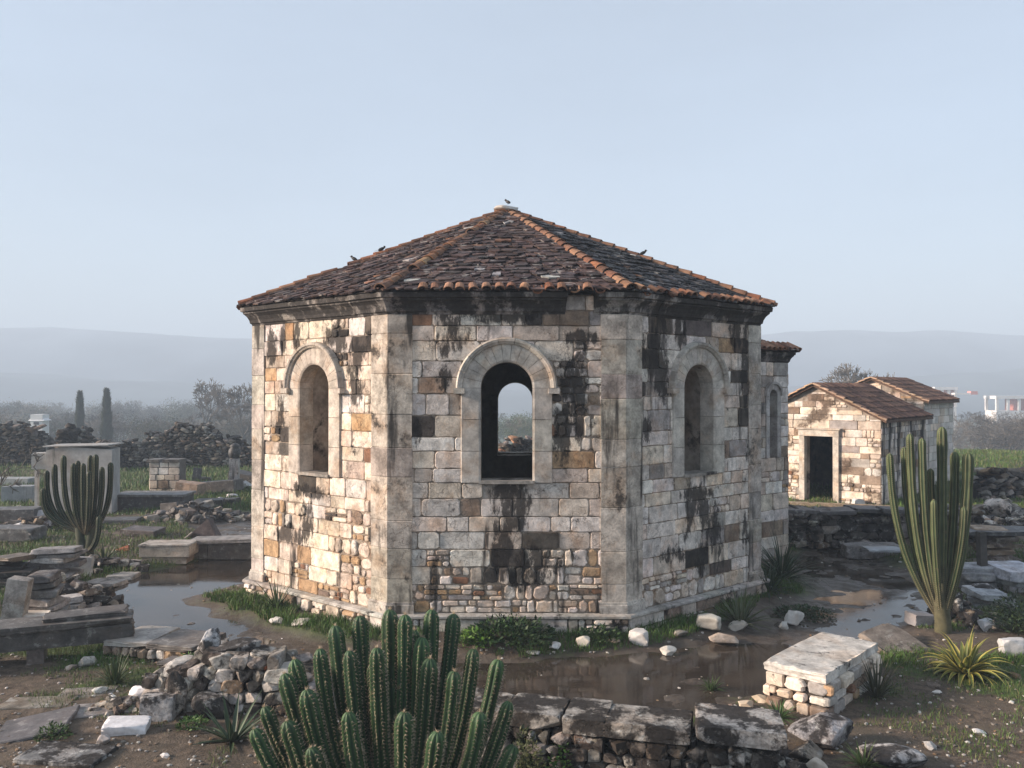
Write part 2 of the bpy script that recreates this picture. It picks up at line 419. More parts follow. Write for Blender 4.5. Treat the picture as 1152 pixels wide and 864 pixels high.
def arch_sweep(m, O, ud, nd, hole, prof, zb, cols, rr, seg=14, joints=True, mi=0, arch_only=False):
    """prof: closed list of (r, n). voussoir segments separated by thin joints"""
    O = np.array(O, float); ud = np.array([*ud, 0.]); nd = np.array([*nd, 0.]); cx, sp = hole['cx'], hole['spring']
    def mp(u, z, n): return O + ud * u + nd * n + np.array([0, 0, z - O[2]])
    def piece(secs, col):
        k = len(prof); v = []
        for s in secs: v += [mp(*s(r), n) for r, n in prof]
        f = []
        for i in range(len(secs) - 1):
            for j in range(k): jj = (j + 1) % k; f.append((i * k + j, i * k + jj, (i + 1) * k + jj, (i + 1) * k + j))
        f.append(tuple(range(k - 1, -1, -1))); f.append(tuple(range((len(secs) - 1) * k, len(secs) * k)))
        m.add(v, f, col, mi)
    g = .0055 if joints else 0
    for k in range(seg):
        t0 = pi - pi * k / seg - g; t1 = pi - pi * (k + 1) / seg + g
        secs = [(lambda r, t=t0 + (t1 - t0) * j / 3: (cx + r * cos(t), sp + r * sin(t))) for j in range(4)]
        piece(secs, jit(cols, .10 if joints else .02, rr))
    if not arch_only:
        for sg in (-1, 1):
            z = zb; k = max(1, round((sp - zb) / .55)); hs = [(sp - zb) / k] * k
            for h in hs:
                a, b = z + g, z + h - g * .5
                secs = [(lambda r, q=q, sg=sg: (cx + sg * r, q)) for q in (a, b)]
                piece(secs if sg < 0 else secs, jit(cols, .1, rr)); z += h

# ------------------------------------------------------------------ ground, water, hills
def build_ground():
    def axis(lo, hi, d, far):
        a = list(np.arange(lo, hi + 1e-6, d)); s = d; p = hi
        while p < far: s *= 1.28; p += s; a.append(p)
        s = d; p = lo; b = []
        while p > -far: s *= 1.28; p -= s; b.append(p)
        return np.array(b[::-1] + a)
    xs = axis(-12, 13, .075, 1050); ys = axis(6.5, 27, .075, 1050)
    XX, YY = np.meshgrid(xs, ys); ZZ = terr(XX, YY)
    nx, ny = len(xs), len(ys)
    idx = np.arange(nx * ny).reshape(ny, nx)
    f = np.stack([idx[:-1, :-1].ravel(), idx[:-1, 1:].ravel(), idx[1:, 1:].ravel(), idx[1:, :-1].ravel()], 1)
    pm = path_mask(XX, YY).ravel()
    gr = sm(.35, .65, vnoise(XX * .5, YY * .5, 11) * .6 + vnoise(XX * 1.9, YY * 1.9, 12) * .4).ravel()
    far = sm(20, 30, YY).ravel(); gr = np.clip(gr * .8 + far * .5 , 0, 1)
    near = sm(11.0, 9.4, YY).ravel(); gr = gr * (1 - .75 * near)
    m = M(); m.add(np.stack([XX.ravel(), YY.ravel(), ZZ.ravel()], 1), f, np.stack([pm, gr, near], 1))
    n = N('ground_soil'); pos = n.n('ShaderNodeNewGeometry').outputs['Position']
    sp = n.n('ShaderNodeSeparateColor'); n.lk(n.n('ShaderNodeAttribute', attribute_name='Col').outputs['Color'], sp.inputs[0])
    px, gx, nr = sp.outputs
    a = n.noise(pos, 1.3, 8, .65); b = n.noise(pos, 9, 6, .65); c = n.noise(pos, 45, 3, .6)
    dirt = n.mix(n.map(b, .3, .7), (.052, .038, .027), (.135, .103, .075))
    dirt = n.mix(n.map(a, .45, .65), dirt, (.085, .068, .048))
    dirt = n.mix(n.map(c, .60, .70, 0, .5), dirt, (.26, .23, .19))
    grs = n.mix(n.map(b, .3, .7), (.034, .058, .015), (.075, .105, .028))
    gm = n.map(n.math('ADD', gx, n.math('MULTIPLY', n.math('SUBTRACT', b, .5), 1.2)), .35, .75)
    dry = n.mix(gm, dirt, grs)
    mud = n.mix(n.map(b, .35, .65), (.040, .031, .024), (.085, .068, .053))
    mud = n.mix(n.map(a, .45, .62, 0, .6), mud, (.115, .100, .085))
    col = n.mix(px, dry, mud)
    wet = n.math('MULTIPLY', px, n.map(n.noise(pos, 2.3, 6, .6), .36, .56))
    ro = n.math('SUBTRACT', .93, n.math('MULTIPLY', wet, .62))
    n.bump(n.math('ADD', b, n.math('MULTIPLY', c, .5)), .8, .03); mt = n.fin(col, ro, .35)
    o = m.build('ground', mt, smooth=True); kind(o, 'structure')
    # puddles: a level sheet that only shows where the path dips below it
    m = M(); W = .0
    for (a, b) in zip(PATH[:-1], PATH[1:]):
        pass
    xs2 = np.arange(-9.5, 9.6, .25); ys2 = np.arange(9.2, 22, .25)
    X2, Y2 = np.meshgrid(xs2, ys2); mk = path_mask(X2, Y2); i2 = np.arange(X2.size).reshape(X2.shape)
    on = (mk[:-1, :-1] > .15) & (mk[1:, 1:] > .15)
    q = np.stack([i2[:-1, :-1][on], i2[:-1, 1:][on], i2[1:, 1:][on], i2[1:, :-1][on]], 1)
    used, inv = np.unique(q, return_inverse=True)
    v = np.stack([X2.ravel()[used], Y2.ravel()[used], np.full(len(used), -.036)], 1)
    m.add(v, inv.reshape(q.shape), (.05, .04, .03))
    n = N('muddy_water'); pos = n.n('ShaderNodeNewGeometry').outputs['Position']
    b = n.noise(pos, 1.6, 5, .6)
    n.bump(n.noise(pos, 16, 3, .5), .05, .01)
    n.b.inputs['IOR'].default_value = 1.33
    o = m.build('puddle_water', n.fin(n.mix(n.map(b, .35, .65), (.034, .027, .021), (.055, .044, .034)), n.map(b, .35, .7, .03, .12), .5), smooth=True)
    kind(o, 'structure')
    # hills
    m = M()
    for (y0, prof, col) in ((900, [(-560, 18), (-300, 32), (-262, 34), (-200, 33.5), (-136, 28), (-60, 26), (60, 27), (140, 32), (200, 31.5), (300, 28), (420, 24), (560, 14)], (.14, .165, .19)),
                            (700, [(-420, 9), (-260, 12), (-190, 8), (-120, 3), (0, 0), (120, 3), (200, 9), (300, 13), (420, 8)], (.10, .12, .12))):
        xs = np.linspace(prof[0][0], prof[-1][0], 140); hs = np.interp(xs, [p[0] for p in prof], [p[1] for p in prof]) + vnoise(xs * .03, xs * 0, 31) * 2.0 + vnoise(xs * .15, xs * 0, 33) * .5
        ts = np.linspace(0, 1, 10); v = []
        for t in ts:
            for x, h in zip(xs * 2.1, hs * 1.98): v.append((x, y0 - 160 + 320 * t, -15.5 + (h + 15.5) * sin(pi * t) ** .8 + (vnoise(x * .02, t * 7, 35) - .5) * 5 * sin(pi * t)))
        nx = len(xs); i = np.arange(len(v)).reshape(len(ts), nx)
        m.add(v, np.stack([i[:-1, :-1].ravel(), i[:-1, 1:].ravel(), i[1:, 1:].ravel(), i[1:, :-1].ravel()], 1), col)
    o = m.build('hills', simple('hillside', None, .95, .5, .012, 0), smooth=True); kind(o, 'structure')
    m = M(); m.box((0, 0, 33), (2900, 2900, 100), 0)
    n = N('haze_air'); n.t.nodes.remove(n.b); v = n.n('ShaderNodeVolumePrincipled'); v.inputs['Color'].default_value = (.66, .82, 1, 1)
    v.inputs['Density'].default_value = .0020; v.inputs['Anisotropy'].default_value = .0; n.lk(v.outputs[0], n.out.inputs['Volume'])
    kind(m.build('haze', n.m), 'stuff')
build_ground()

# ------------------------------------------------------------------ the chapel
CX, CY = -.085, 13.4
V = [(CX + x, CY + y) for x, y in ((-1.876, 0), (1.876, 0), (4.72, 2.45), (4.72, 6.35), (1.876, 8.8), (-1.876, 8.8), (-4.76, 6.35), (-4.76, 2.45))]
WT = 5.085; PZ = .36
def offset_poly(P, d):
    out = []; n = len(P)
    for i in range(n):
        a, b, c = P[i - 1], P[i], P[(i + 1) % n]
        e0 = Vector((b[0] - a[0], b[1] - a[1])).normalized(); e1 = Vector((c[0] - b[0], c[1] - b[1])).normalized()
        n0 = Vector((e0.y, -e0.x)); n1 = Vector((e1.y, -e1.x)); bi = (n0 + n1).normalized(); k = d / max(.2, bi.dot(n0))
        out.append((b[0] + bi.x * k, b[1] + bi.y * k))
    return out
CREAM = (.66, .57, .475); LGREY = (.61, .565, .515); PINK = (.50, .42, .35); BROWN = (.26, .20, .155); OCHRE = (.42, .29, .175); RUST = (.27, .15, .095); GREYP = (.34, .315, .29)
def palette(ws, orange_low=0, dark=0, bl=()):
    cs = [CREAM, LGREY, PINK, BROWN, OCHRE, RUST, GREYP]
    def f(u, z, rr, rough):
        w = list(ws)
        if z < 1.2: w[4] += orange_low; w[5] += orange_low * .25
        if rough: w[5] += .25 * w[4]; w[4] *= 1.3
        for (u0, z0, ru, rz) in bl:
            if ((u - u0) / ru) ** 2 + ((z - z0) / rz) ** 2 < 1.6 and rr.random() < .20: return jit(rr.choice([(.085, .075, .066), (.12, .10, .085), (.055, .05, .047)]), .2, rr)
        if rr.random() < dark: return jit((.10, .088, .08), .25, rr)
        return jit(rr.choices(cs, w)[0], .18, rr)
    return f
def facet(i):
    a, b = V[i], V[(i + 1) % 8]; e = Vector((b[0] - a[0], b[1] - a[1])); U = e.length; e.normalize()
    return (a[0], a[1], 0), (e.x, e.y), (e.y, -e.x), U
chapel = thing('stone_chapel', (CX, CY + 4.4, 0), 'eight sided stone chapel with arched windows and stained ashlar walls under a slate roof', 'chapel')
T = .75; inner = offset_poly(V, -T)
def px_blob(side, lst):
    out = []
    for (px, py, rx, ry) in lst:
        if side == 0: d = 13.4; u = (px - 437) / 70.9; k = 70.9; ku = k
        elif side == 7: t = (437 - px) / 154; d = 13.4 + 2.45 * t; u = 3.82 * (1 - t) ; k = F / d; ku = 154 / 3.82
        else: t = (px - 703) / 155; d = 13.4 + 2.45 * t; u = 3.82 * t; k = F / d; ku = 155 / 3.82
        out.append((u, CH - (py - HY) / k, rx / ku, ry / k))
    return out
BL = {0: px_blob(0, [(503, 372, 17, 30), (499, 425, 8, 15), (570, 355, 50, 10), (647, 440, 15, 60), (633, 490, 10, 40), (575, 570, 26, 38), (598, 640, 44, 26), (566, 610, 16, 60), (470, 480, 8, 14), (655, 380, 24, 10)]),
      7: px_blob(7, [(306, 392, 8, 26), (322, 380, 5, 18), (338, 380, 5, 18), (383, 390, 16, 26), (402, 420, 9, 50), (352, 553, 24, 9), (350, 585, 9, 30), (425, 375, 12, 20), (318, 470, 9, 30), (330, 600, 18, 12)]),
      1: px_blob(1, [(714, 385, 9, 55), (738, 400, 9, 60), (760, 372, 7, 26), (776, 556, 22, 9), (784, 600, 9, 60), (770, 575, 7, 30), (800, 605, 10, 34), (748, 625, 14, 10), (838, 410, 8, 50), (845, 480, 7, 70), (823, 380, 10, 20), (722, 480, 6, 18), (835, 600, 9, 20)])}
PALS = {0: palette([6.5, 5, 2.6, .7, .25, .05, .7], 1.2, .012, BL[0]), 7: palette([8, 2, 3, .9, 1.2, .2, .2], 2.0, .015, BL[7]), 1: palette([3.6, 8, .8, .3, .1, .03, 1.6], .5, .03, BL[1])}  # left wall blocks run warmer: some of their sunlight is put into the colour
HOLE = dict(cx=1.876, hw=.423, sill=2.42, spring=3.92, ring=.30)
HB = dict(cx=1.876 - .17, hw=.46, sill=2.22, spring=3.62, ring=.25)
def zone0(u, z):
    if u > 2.72 and 3.05 < z < 4.7: return .9
    if z < .75: return .95
    if z < 1.35: return .55 + (u < 2) * .15
    return .04
def zone7(u, z):
    if z < .7: return .35
    if z < 1.9 and (u < 1.6 or u > 2.2): return .55
    return .06
def zone1(u, z):
    if z < .8 and u < 2.6: return .95
    return .03
for i in range(8):
    O, ud, nd, U = facet(i); rr = random.Random(100 + i)
    h = dict(HOLE); h['cx'] = U / 2
    if i == 4: h = dict(HB); 
    if i in (2,): h = None
    if i == 3: h = None
    if i == 5: h['rcol'] = (.33, .29, .25)
    m = M()
    mit = T * math.tan(radians(20 if i in (0, 4, 7, 1) else 20)) * 1.0
    j = (i + 1) % 8
    i0 = (Vector(inner[i]) - Vector(V[i])).dot(Vector(ud)); i1 = -(Vector(inner[j]) - Vector(V[j])).dot(Vector(ud))
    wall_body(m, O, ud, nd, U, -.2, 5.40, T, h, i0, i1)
    pal = PALS.get(i, PALS[1]); zn = {0: zone0, 7: zone7, 1: zone1}.get(i, zone1)
    face_blocks(m, O, ud, nd, U, PZ, WT + .30 if i == 0 else WT + .01, pal, rr, hole=h, zone=zn, bounds=(h['sill'],) if h else (), course=.262)
    bl = BL.get(i, BL[1])
    mat = stone('ashlar_wall', .40, 6, warm=.42, dark=.30, streak=.36, dsc=3.6, bump=.7, crack=.65, blobs=bl, bscale=1.2)
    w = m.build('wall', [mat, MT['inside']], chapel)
    if h:
        s = M(); hw, rg = h['hw'], h['ring']; sc = (.47, .44, .39) if i != 7 else (.47, .42, .36)  # left wall surround tinted warmer too, sunlight put into its stone colour
        arch_sweep(s, O, ud, nd, h, [(hw - .012, -.25), (hw - .012, .035), (hw + .02, .05), (hw + rg - .01, .05), (hw + rg, .03), (hw + rg, -.02)], h['sill'], sc, rr, 13)
        s.build('window_surround', MT['surround'], w)
        s = M()
        a = hw + rg - .03
        arch_sweep(s, O, ud, nd, h, [(a, .04), (a + .01, .085), (a + .035, .10), (a + .05, .12), (a + .085, .125), (a + .10, .10), (a + .115, .02)], h['spring'], tuple(q * .92 for q in sc), rr, 9, True, arch_only=True)
        for sg in (-1, 1):
            c = np.array(O) + np.array([*ud, 0]) * (h['cx'] + sg * (a + .055)) + np.array([*nd, 0]) * .07 + np.array([0, 0, h['spring'] - .045])
            s.box(c, (.17, .13, .085), atan2(ud[1], ud[0]), jit(sc, .1))
        s.build('hood_mould', MT['surround'], w)
        s = M(); c = np.array(O) + np.array([*ud, 0]) * h['cx'] + np.array([*nd, 0]) * (-.12) + np.array([0, 0, h['sill'] + .012])
        s.box(c, (2 * hw + .04, .40, .05), atan2(ud[1], ud[0]), (.30, .28, .25)); s.build('window_sill', MT['plinth'], w)
# pilasters on every corner
for i in range(8):
    b = V[i]; O0, ud0, nd0, U0 = facet((i - 1) % 8); O1, ud1, nd1, U1 = facet(i); rr = random.Random(i + 50)
    m = M(); pw = .38; th = .035
    def ring(th, pw):
        p = offset_poly(V, th)[i]
        A = (b[0] - ud0[0] * pw + nd0[0] * th, b[1] - ud0[1] * pw + nd0[1] * th); B = (b[0] + ud1[0] * pw + nd1[0] * th, b[1] + ud1[1] * pw + nd1[1] * th)
        A2 = (A[0] - nd0[0] * (th + .05), A[1] - nd0[1] * (th + .05)); B2 = (B[0] - nd1[0] * (th + .05), B[1] - nd1[1] * (th + .05)); C = offset_poly(V, -.05)[i]
        return [A, p, B, B2, C, A2]
    z = PZ; cs = []
    while z < WT + .005:
        h = min(rr.uniform(.38, .7), WT + .005 - z)
        if WT - z - h < .2: h = WT + .005 - z
        dt = rr.uniform(-.004, .004); cham = .011
        rg = ring(th + dt, pw + rr.uniform(-.01, .01)); rs = ring(th + dt - cham, pw - cham)
        col = jit((.43, .385, .33) if i in (0, 1) else (.42, .385, .34), .22, rr)
        v = [(*p, q) for q, ps in ((z, rs), (z + cham, rg), (z + h - cham, rg), (z + h, rs)) for p in ps]
        f = [(k * 6 + a, k * 6 + (a + 1) % 6, (k + 1) * 6 + (a + 1) % 6, (k + 1) * 6 + a) for k in range(3) for a in range(6)] + [tuple(range(18, 24)), tuple(range(5, -1, -1))]
        m.add(v, f, col); z += h
    # base block
    for (z0, z1, t2) in ((PZ, PZ + .13, .075), (PZ + .13, PZ + .17, .055)):
        rg = ring(t2, pw + .03); v = [(*p, q) for q in (z0, z1) for p in rg]
        m.add(v, [(a, (a + 1) % 6, 6 + (a + 1) % 6, 6 + a) for a in range(6)] + [tuple(range(6, 12))], jit((.45, .42, .38), .1, rr))
    m.build('pilaster', MT['plain'], chapel)
# cornice
CPROF = [(-.03, 0), (.035, 0), (.05, .03), (.085, .045), (.10, .10), (.15, .165), (.205, .205), (.235, .22), (.235, .245), (.29, .26), (.30, .33), (.26, .345), (-.03, .345)]
CPROF = [(o * .78 if o > 0 else o, z) for o, z in CPROF]
def cornice(i, s0, s1, P=V, z0=WT, prof=CPROF, parent=chapel, mat=None, colr=(.27, .25, .23), k=1.0, rr=R):
    m = M(); seg = max(1, round((s1 - s0) * 5))
    offs = [offset_poly(P, o * k) for o, z in prof]; n = len(P)
    for q in range(seg):
        a = s0 + (s1 - s0) * q / seg; b = s0 + (s1 - s0) * (q + 1) / seg; g = .0007; dz = rr.uniform(-.004, .004)
        v = []
        for t in ((a + g if q else a), (b - g if q < seg - 1 else b)):
            for (o, z), op in zip(prof, offs):
                p0, p1 = op[i], op[(i + 1) % n]; v.append((p0[0] + (p1[0] - p0[0]) * t, p0[1] + (p1[1] - p0[1]) * t, z0 + z * k + dz))
        L = len(prof); f = [(j, (j + 1) % L, L + (j + 1) % L, L + j) for j in range(L)] + [tuple(range(L - 1, -1, -1)), tuple(range(L, 2 * L))]
        m.add(v, f, jit(colr, .18, rr))
    return m.build('cornice', mat or MT['cornice'], parent)
for i in range(8):
    if i == 0: cornice(0, 0, .745); cornice(0, .865, 1)
    else: cornice(i, 0, 1)
# plinth with ledge and stones
for i in range(8):
    O, ud, nd, U = facet(i); rr = random.Random(i + 20); m = M()
    pr = [(.02, PZ - .06), (.17, PZ - .06), (.185, PZ - .045), (.185, PZ - .012), (.165, PZ), (.02, PZ)]
    offs = [offset_poly(V, o) for o, z in pr]; seg = 5; cuts = [0] + sorted(rr.uniform(.1, .9) for _ in range(seg - 1)) + [1]
    for a, b in zip(cuts[:-1], cuts[1:]):
        v = []
        for t in (a + .0006, b - .0006):
            for (o, z), op in zip(pr, offs):
                p0, p1 = op[i], op[(i + 1) % 8]; v.append((p0[0] + (p1[0] - p0[0]) * t, p0[1] + (p1[1] - p0[1]) * t, z))
        L = 6; m.add(v, [(j, (j + 1) % L, L + (j + 1) % L, L + j) for j in range(L)] + [tuple(range(L - 1, -1, -1)), tuple(range(L, 2 * L))], jit((.40, .38, .35), .2, rr))
    po = offset_poly(V, .10); a, b = po[i], po[(i + 1) % 8]; e = Vector((b[0] - a[0], b[1] - a[1])); L = e.length
    m.add([(a[0], a[1], -.3), (b[0], b[1], -.3), (b[0], b[1], PZ - .055), (a[0], a[1], PZ - .055)], [(0, 1, 2, 3)], (.10, .085, .07))
    face_blocks(m, (a[0], a[1], 0), ud, nd, L, -.12, PZ - .06, palette([4, 4, 2, 2, .5, .2, 2]), rr, course=.2, wr=(.2, .6), dep=.05, zone=lambda u, z: .4)
    m.build('plinth', MT['plinth'], chapel)
# roof
def slates(m, E0, E1, T0, T1, cols, rr, step=.128, wr=(.12, .31), white=.02, th=.018, rust=.012):
    E0, E1, T0, T1 = [np.array(q, float) for q in (E0, E1, T0, T1)]
    up = (T0 + T1) / 2 - (E0 + E1) / 2; nrm = np.cross(E1 - E0, up); nrm /= np.linalg.norm(nrm)
    m.add([E0, E1, T1, T0] if np.linalg.norm(T0 - T1) > .02 else [E0, E1, T0], [(0, 1, 2, 3)] if np.linalg.norm(T0 - T1) > .02 else [(0, 1, 2)], (.05, .04, .035))
    L = np.linalg.norm(up); s = 0
    while s < L - .05:
        st = step * rr.uniform(.8, 1.2); t0 = max(0, (s - .03)) / L; t1 = min(1, (s + st + .01) / L); tm = (t0 + t1) / 2
        A = E0 + (T0 - E0) * tm; B = E1 + (T1 - E1) * tm; w = np.linalg.norm(B - A); u = 0
        while u < w - .01:
            ww = rr.uniform(*wr)
            if w - u - ww < wr[0] * .6: ww = w - u
            q = []
            j = lambda k: rr.uniform(-k, k)
            uu = lambda x: np.clip(x, 0, w) / w
            cb = rr.uniform(0, .016); raw = [(u + .007, t0 + cb * rr.random() * .6, 1), (u + ww * rr.uniform(.2, .4), t0 - cb * .6, 1), (u + ww * rr.uniform(.6, .8), t0 - cb * .6, 1), (u + ww - .007, t0 + cb * rr.random() * .6, 1), (u + ww - .006 + j(.015), t1, 0), (u + .006 + j(.015), t1, 0)]
            z0 = rr.uniform(.4, 2.3) * th
            for x, t, lo in raw:
                tt = np.clip(t + j(.022) * .35, 0 if s > .05 else -.03, 1); a = E0 + (T0 - E0) * tt; b = E1 + (T1 - E1) * tt; f_ = uu(x)
                q.append(a + (b - a) * f_ + nrm * (z0 + .022 * lo + .004 * rr.random()))
            q = np.array(q); bot = q - nrm * th * 1.4; n = 6
            c = rr.choice(cols)
            if rr.random() < white: c = (.38, .37, .36)
            if rr.random() < rust: c = (.19, .10, .065)
            m.add(np.vstack([bot, q]), [(i, (i + 1) % n, n + (i + 1) % n, n + i) for i in range(n)] + [tuple(range(n, 2 * n))], jit(c, .28, rr))
            u += ww
        s += st
def barrel(m, p0, p1, r0, r1, col, up=(0, 0, 1), seg=6, conc=False):
    p0, p1 = np.array(p0, float), np.array(p1, float); d = p1 - p0; d /= np.linalg.norm(d); up = np.array(up, float)
    s = np.cross(d, up); s /= np.linalg.norm(s); n = np.cross(s, d); v = []
    for (p, r) in ((p0, r0), (p1, r1)):
        for rr_ in (r, r - .018):
            for k in range(seg + 1):
                t = pi * k / seg; v.append(p + s * cos(t) * rr_ + n * sin(t) * rr_ * .8 * (-1 if conc else 1))
    K = seg + 1; f = []
    for k in range(seg):
        f += [(k, k + 1, 2 * K + k + 1, 2 * K + k), (K + k + 1, K + k, 3 * K + k, 3 * K + k + 1), (k, K + k, K + k + 1, k + 1), (2 * K + k + 1, 3 * K + k + 1, 3 * K + k, 2 * K + k)]
    f += [(0, 2 * K, 3 * K, K), (seg, K + seg, 3 * K + seg, 2 * K + seg)]
    m.add(v, f, col)
EZ = WT + .35; EV = offset_poly(V, .245); AP = (CX - .02, CY + 4.4, 7.68)
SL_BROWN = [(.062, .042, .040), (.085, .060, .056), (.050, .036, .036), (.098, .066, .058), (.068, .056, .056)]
SL_GREY = [(.045, .044, .048), (.065, .063, .066), (.034, .033, .036), (.08, .077, .078)]  # darker grey for the right slopes: partly real slate, partly shade painted in
TERR = [(.23, .105, .060), (.20, .11, .07), (.27, .155, .10), (.15, .08, .055)]
for i in range(8):
    a, b = EV[i], EV[(i + 1) % 8]; rr = random.Random(i + 70); m = M()
    E0, E1 = (a[0], a[1], EZ), (b[0], b[1], EZ)
    t = .965; T0 = [E0[k] + (AP[k] - E0[k]) * t for k in range(3)]; T1 = [E1[k] + (AP[k] - E1[k]) * t for k in range(3)]
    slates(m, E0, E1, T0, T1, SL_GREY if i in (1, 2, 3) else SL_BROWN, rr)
    m.build('roof_slope', MT['slate'], chapel)
for i in range(8):
    rr = random.Random(i + 90); m = M(); a = np.array([*EV[i], EZ + .02]); b = np.array(AP) + np.array([0, 0, -.02]); L = np.linalg.norm(b - a); k = int(L / .27); 
    for q in range(k):
        if rr.random() < .05 and q not in (k - 1,): continue
        t0 = q / k; t1 = (q + 1.15) / k; p0 = a + (b - a) * t0 + np.array([rr.uniform(-.015, .015), 0, rr.uniform(.0, .02)]); p1 = a + (b - a) * min(t1, 1)
        barrel(m, p0, p1 + np.array([0, 0, -.0]), .115, .09, jit(rr.choice(TERR) if i != 0 else rr.choice([(.20, .115, .075), (.24, .12, .07), (.17, .10, .07), (.27, .18, .11)]), .2, rr))
    m.build('hip_tiles', MT['terra'], chapel, smooth=False)
# eave tiles
for i, (s0, s1) in ((0, (.14, .90)), (1, (.02, .99)), (2, (0, 1)), (6, (0, 1))):
    m = M(); rr = random.Random(i + 33); a, b = np.array([*EV[i], EZ]), np.array([*EV[(i + 1) % 8], EZ]); L = np.linalg.norm(b - a); n = int(L * (s1 - s0) / .19)
    O, ud, nd, U = facet(i); nd3 = np.array([*nd, 0])
    for q in range(n):
        if rr.random() < .10: continue
        t = s0 + (s1 - s0) * (q + .5) / n; p = a + (b - a) * t
        p0 = p + nd3 * rr.uniform(.02, .08) + np.array([rr.uniform(-.02, .02), 0, rr.uniform(.0, .03)]); p1 = p - nd3 * .12 + np.array([rr.uniform(-.02, .02), 0, .105])
        barrel(m, p0, p1, .085, .07, jit(rr.choice(TERR), .25, rr), conc=rr.random() < .25)
    m.build('eaves_tile_row', MT['terra'], chapel)
m = M(); v, f = rock(3, 5, .2, 4, .04); m.add(v * np.array([.28, .28, .11]) + np.array([AP[0], AP[1], AP[2] + .02]), f, (.42, .40, .37)); m.build('cap_stone', MT['white'], chapel)
# interior floor
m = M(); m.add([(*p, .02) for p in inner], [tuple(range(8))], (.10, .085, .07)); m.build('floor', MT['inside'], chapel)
# east wing
WG = [(4.35, 18.2), (6.48, 19.85), (6.48, 24.0), (4.3, 25.5), (2.5, 25.5), (2.5, 18.2)]
wt = 4.52
for i in range(3):
    a, b = WG[i], WG[i + 1]; e = Vector((b[0] - a[0], b[1] - a[1])); U = e.length; e.normalize(); O = (a[0], a[1], 0); ud = (e.x, e.y); nd = (e.y, -e.x); rr = random.Random(i + 200)
    h = dict(cx=U * .775, hw=.155, sill=2.32, spring=3.75, ring=.13) if i == 0 else None
    m = M(); wall_body(m, O, ud, nd, U, -.2, wt + .25, .55, h, 0, .0)
    face_blocks(m, O, ud, nd, U, 0, wt + .01, palette([2, 5, 1.5, .8, .2, .05, 2.5]), rr, hole=h, bounds=(2.32,) if h else (), zone=lambda u, z: .05)
    w = m.build('wall', [stone('wing_wall', .4, 4.5, dark=.3, dsc=2, streak=.36, bump=.6, crack=.5), MT['inside']], chapel)
    if h:
        s = M(); arch_sweep(s, O, ud, nd, h, [(.147, -.2), (.147, .04), (.28, .045), (.285, -.02)], 2.32, (.40, .38, .36), rr, 9)
        s.build('window_surround', MT['surround'], w)
        s = M(); arch_sweep(s, O, ud, nd, h, [(.26, .03), (.27, .09), (.32, .09), (.33, .02)], 3.75, (.38, .36, .34), rr, 7, arch_only=True); s.build('hood_mould', MT['surround'], w)
    cornice(i, 0, 1, WG, wt, k=.72)
we = offset_poly(WG, .26); wap = (4.0, 21.6, 5.75); wz = wt + .25
for i in range(3):
    m = M(); a, b = (*we[i], wz), (*we[i + 1], wz); slates(m, a, b, tuple(a[k] + (wap[k] - a[k]) * .97 for k in range(3)), tuple(b[k] + (wap[k] - b[k]) * .97 for k in range(3)), [(.17, .08, .055), (.13, .07, .055), (.2, .10, .06)], random.Random(i), rust=.2)
    A, B = np.array(a), np.array(b); L = np.linalg.norm(B - A); n = int(L / .19); e = (B - A) / L; nd3 = np.array([e[1], -e[0], 0])
    for q in range(n):
        p = A + e * (q + .5) / n * L; barrel(m, p + nd3 * .03 + np.array([0, 0, .04]), p - nd3 * .3 + np.array([0, 0, .2]), .085, .07, jit(R.choice(TERR), .25))
    m.build('roof_slope', MT['slate'], chapel)

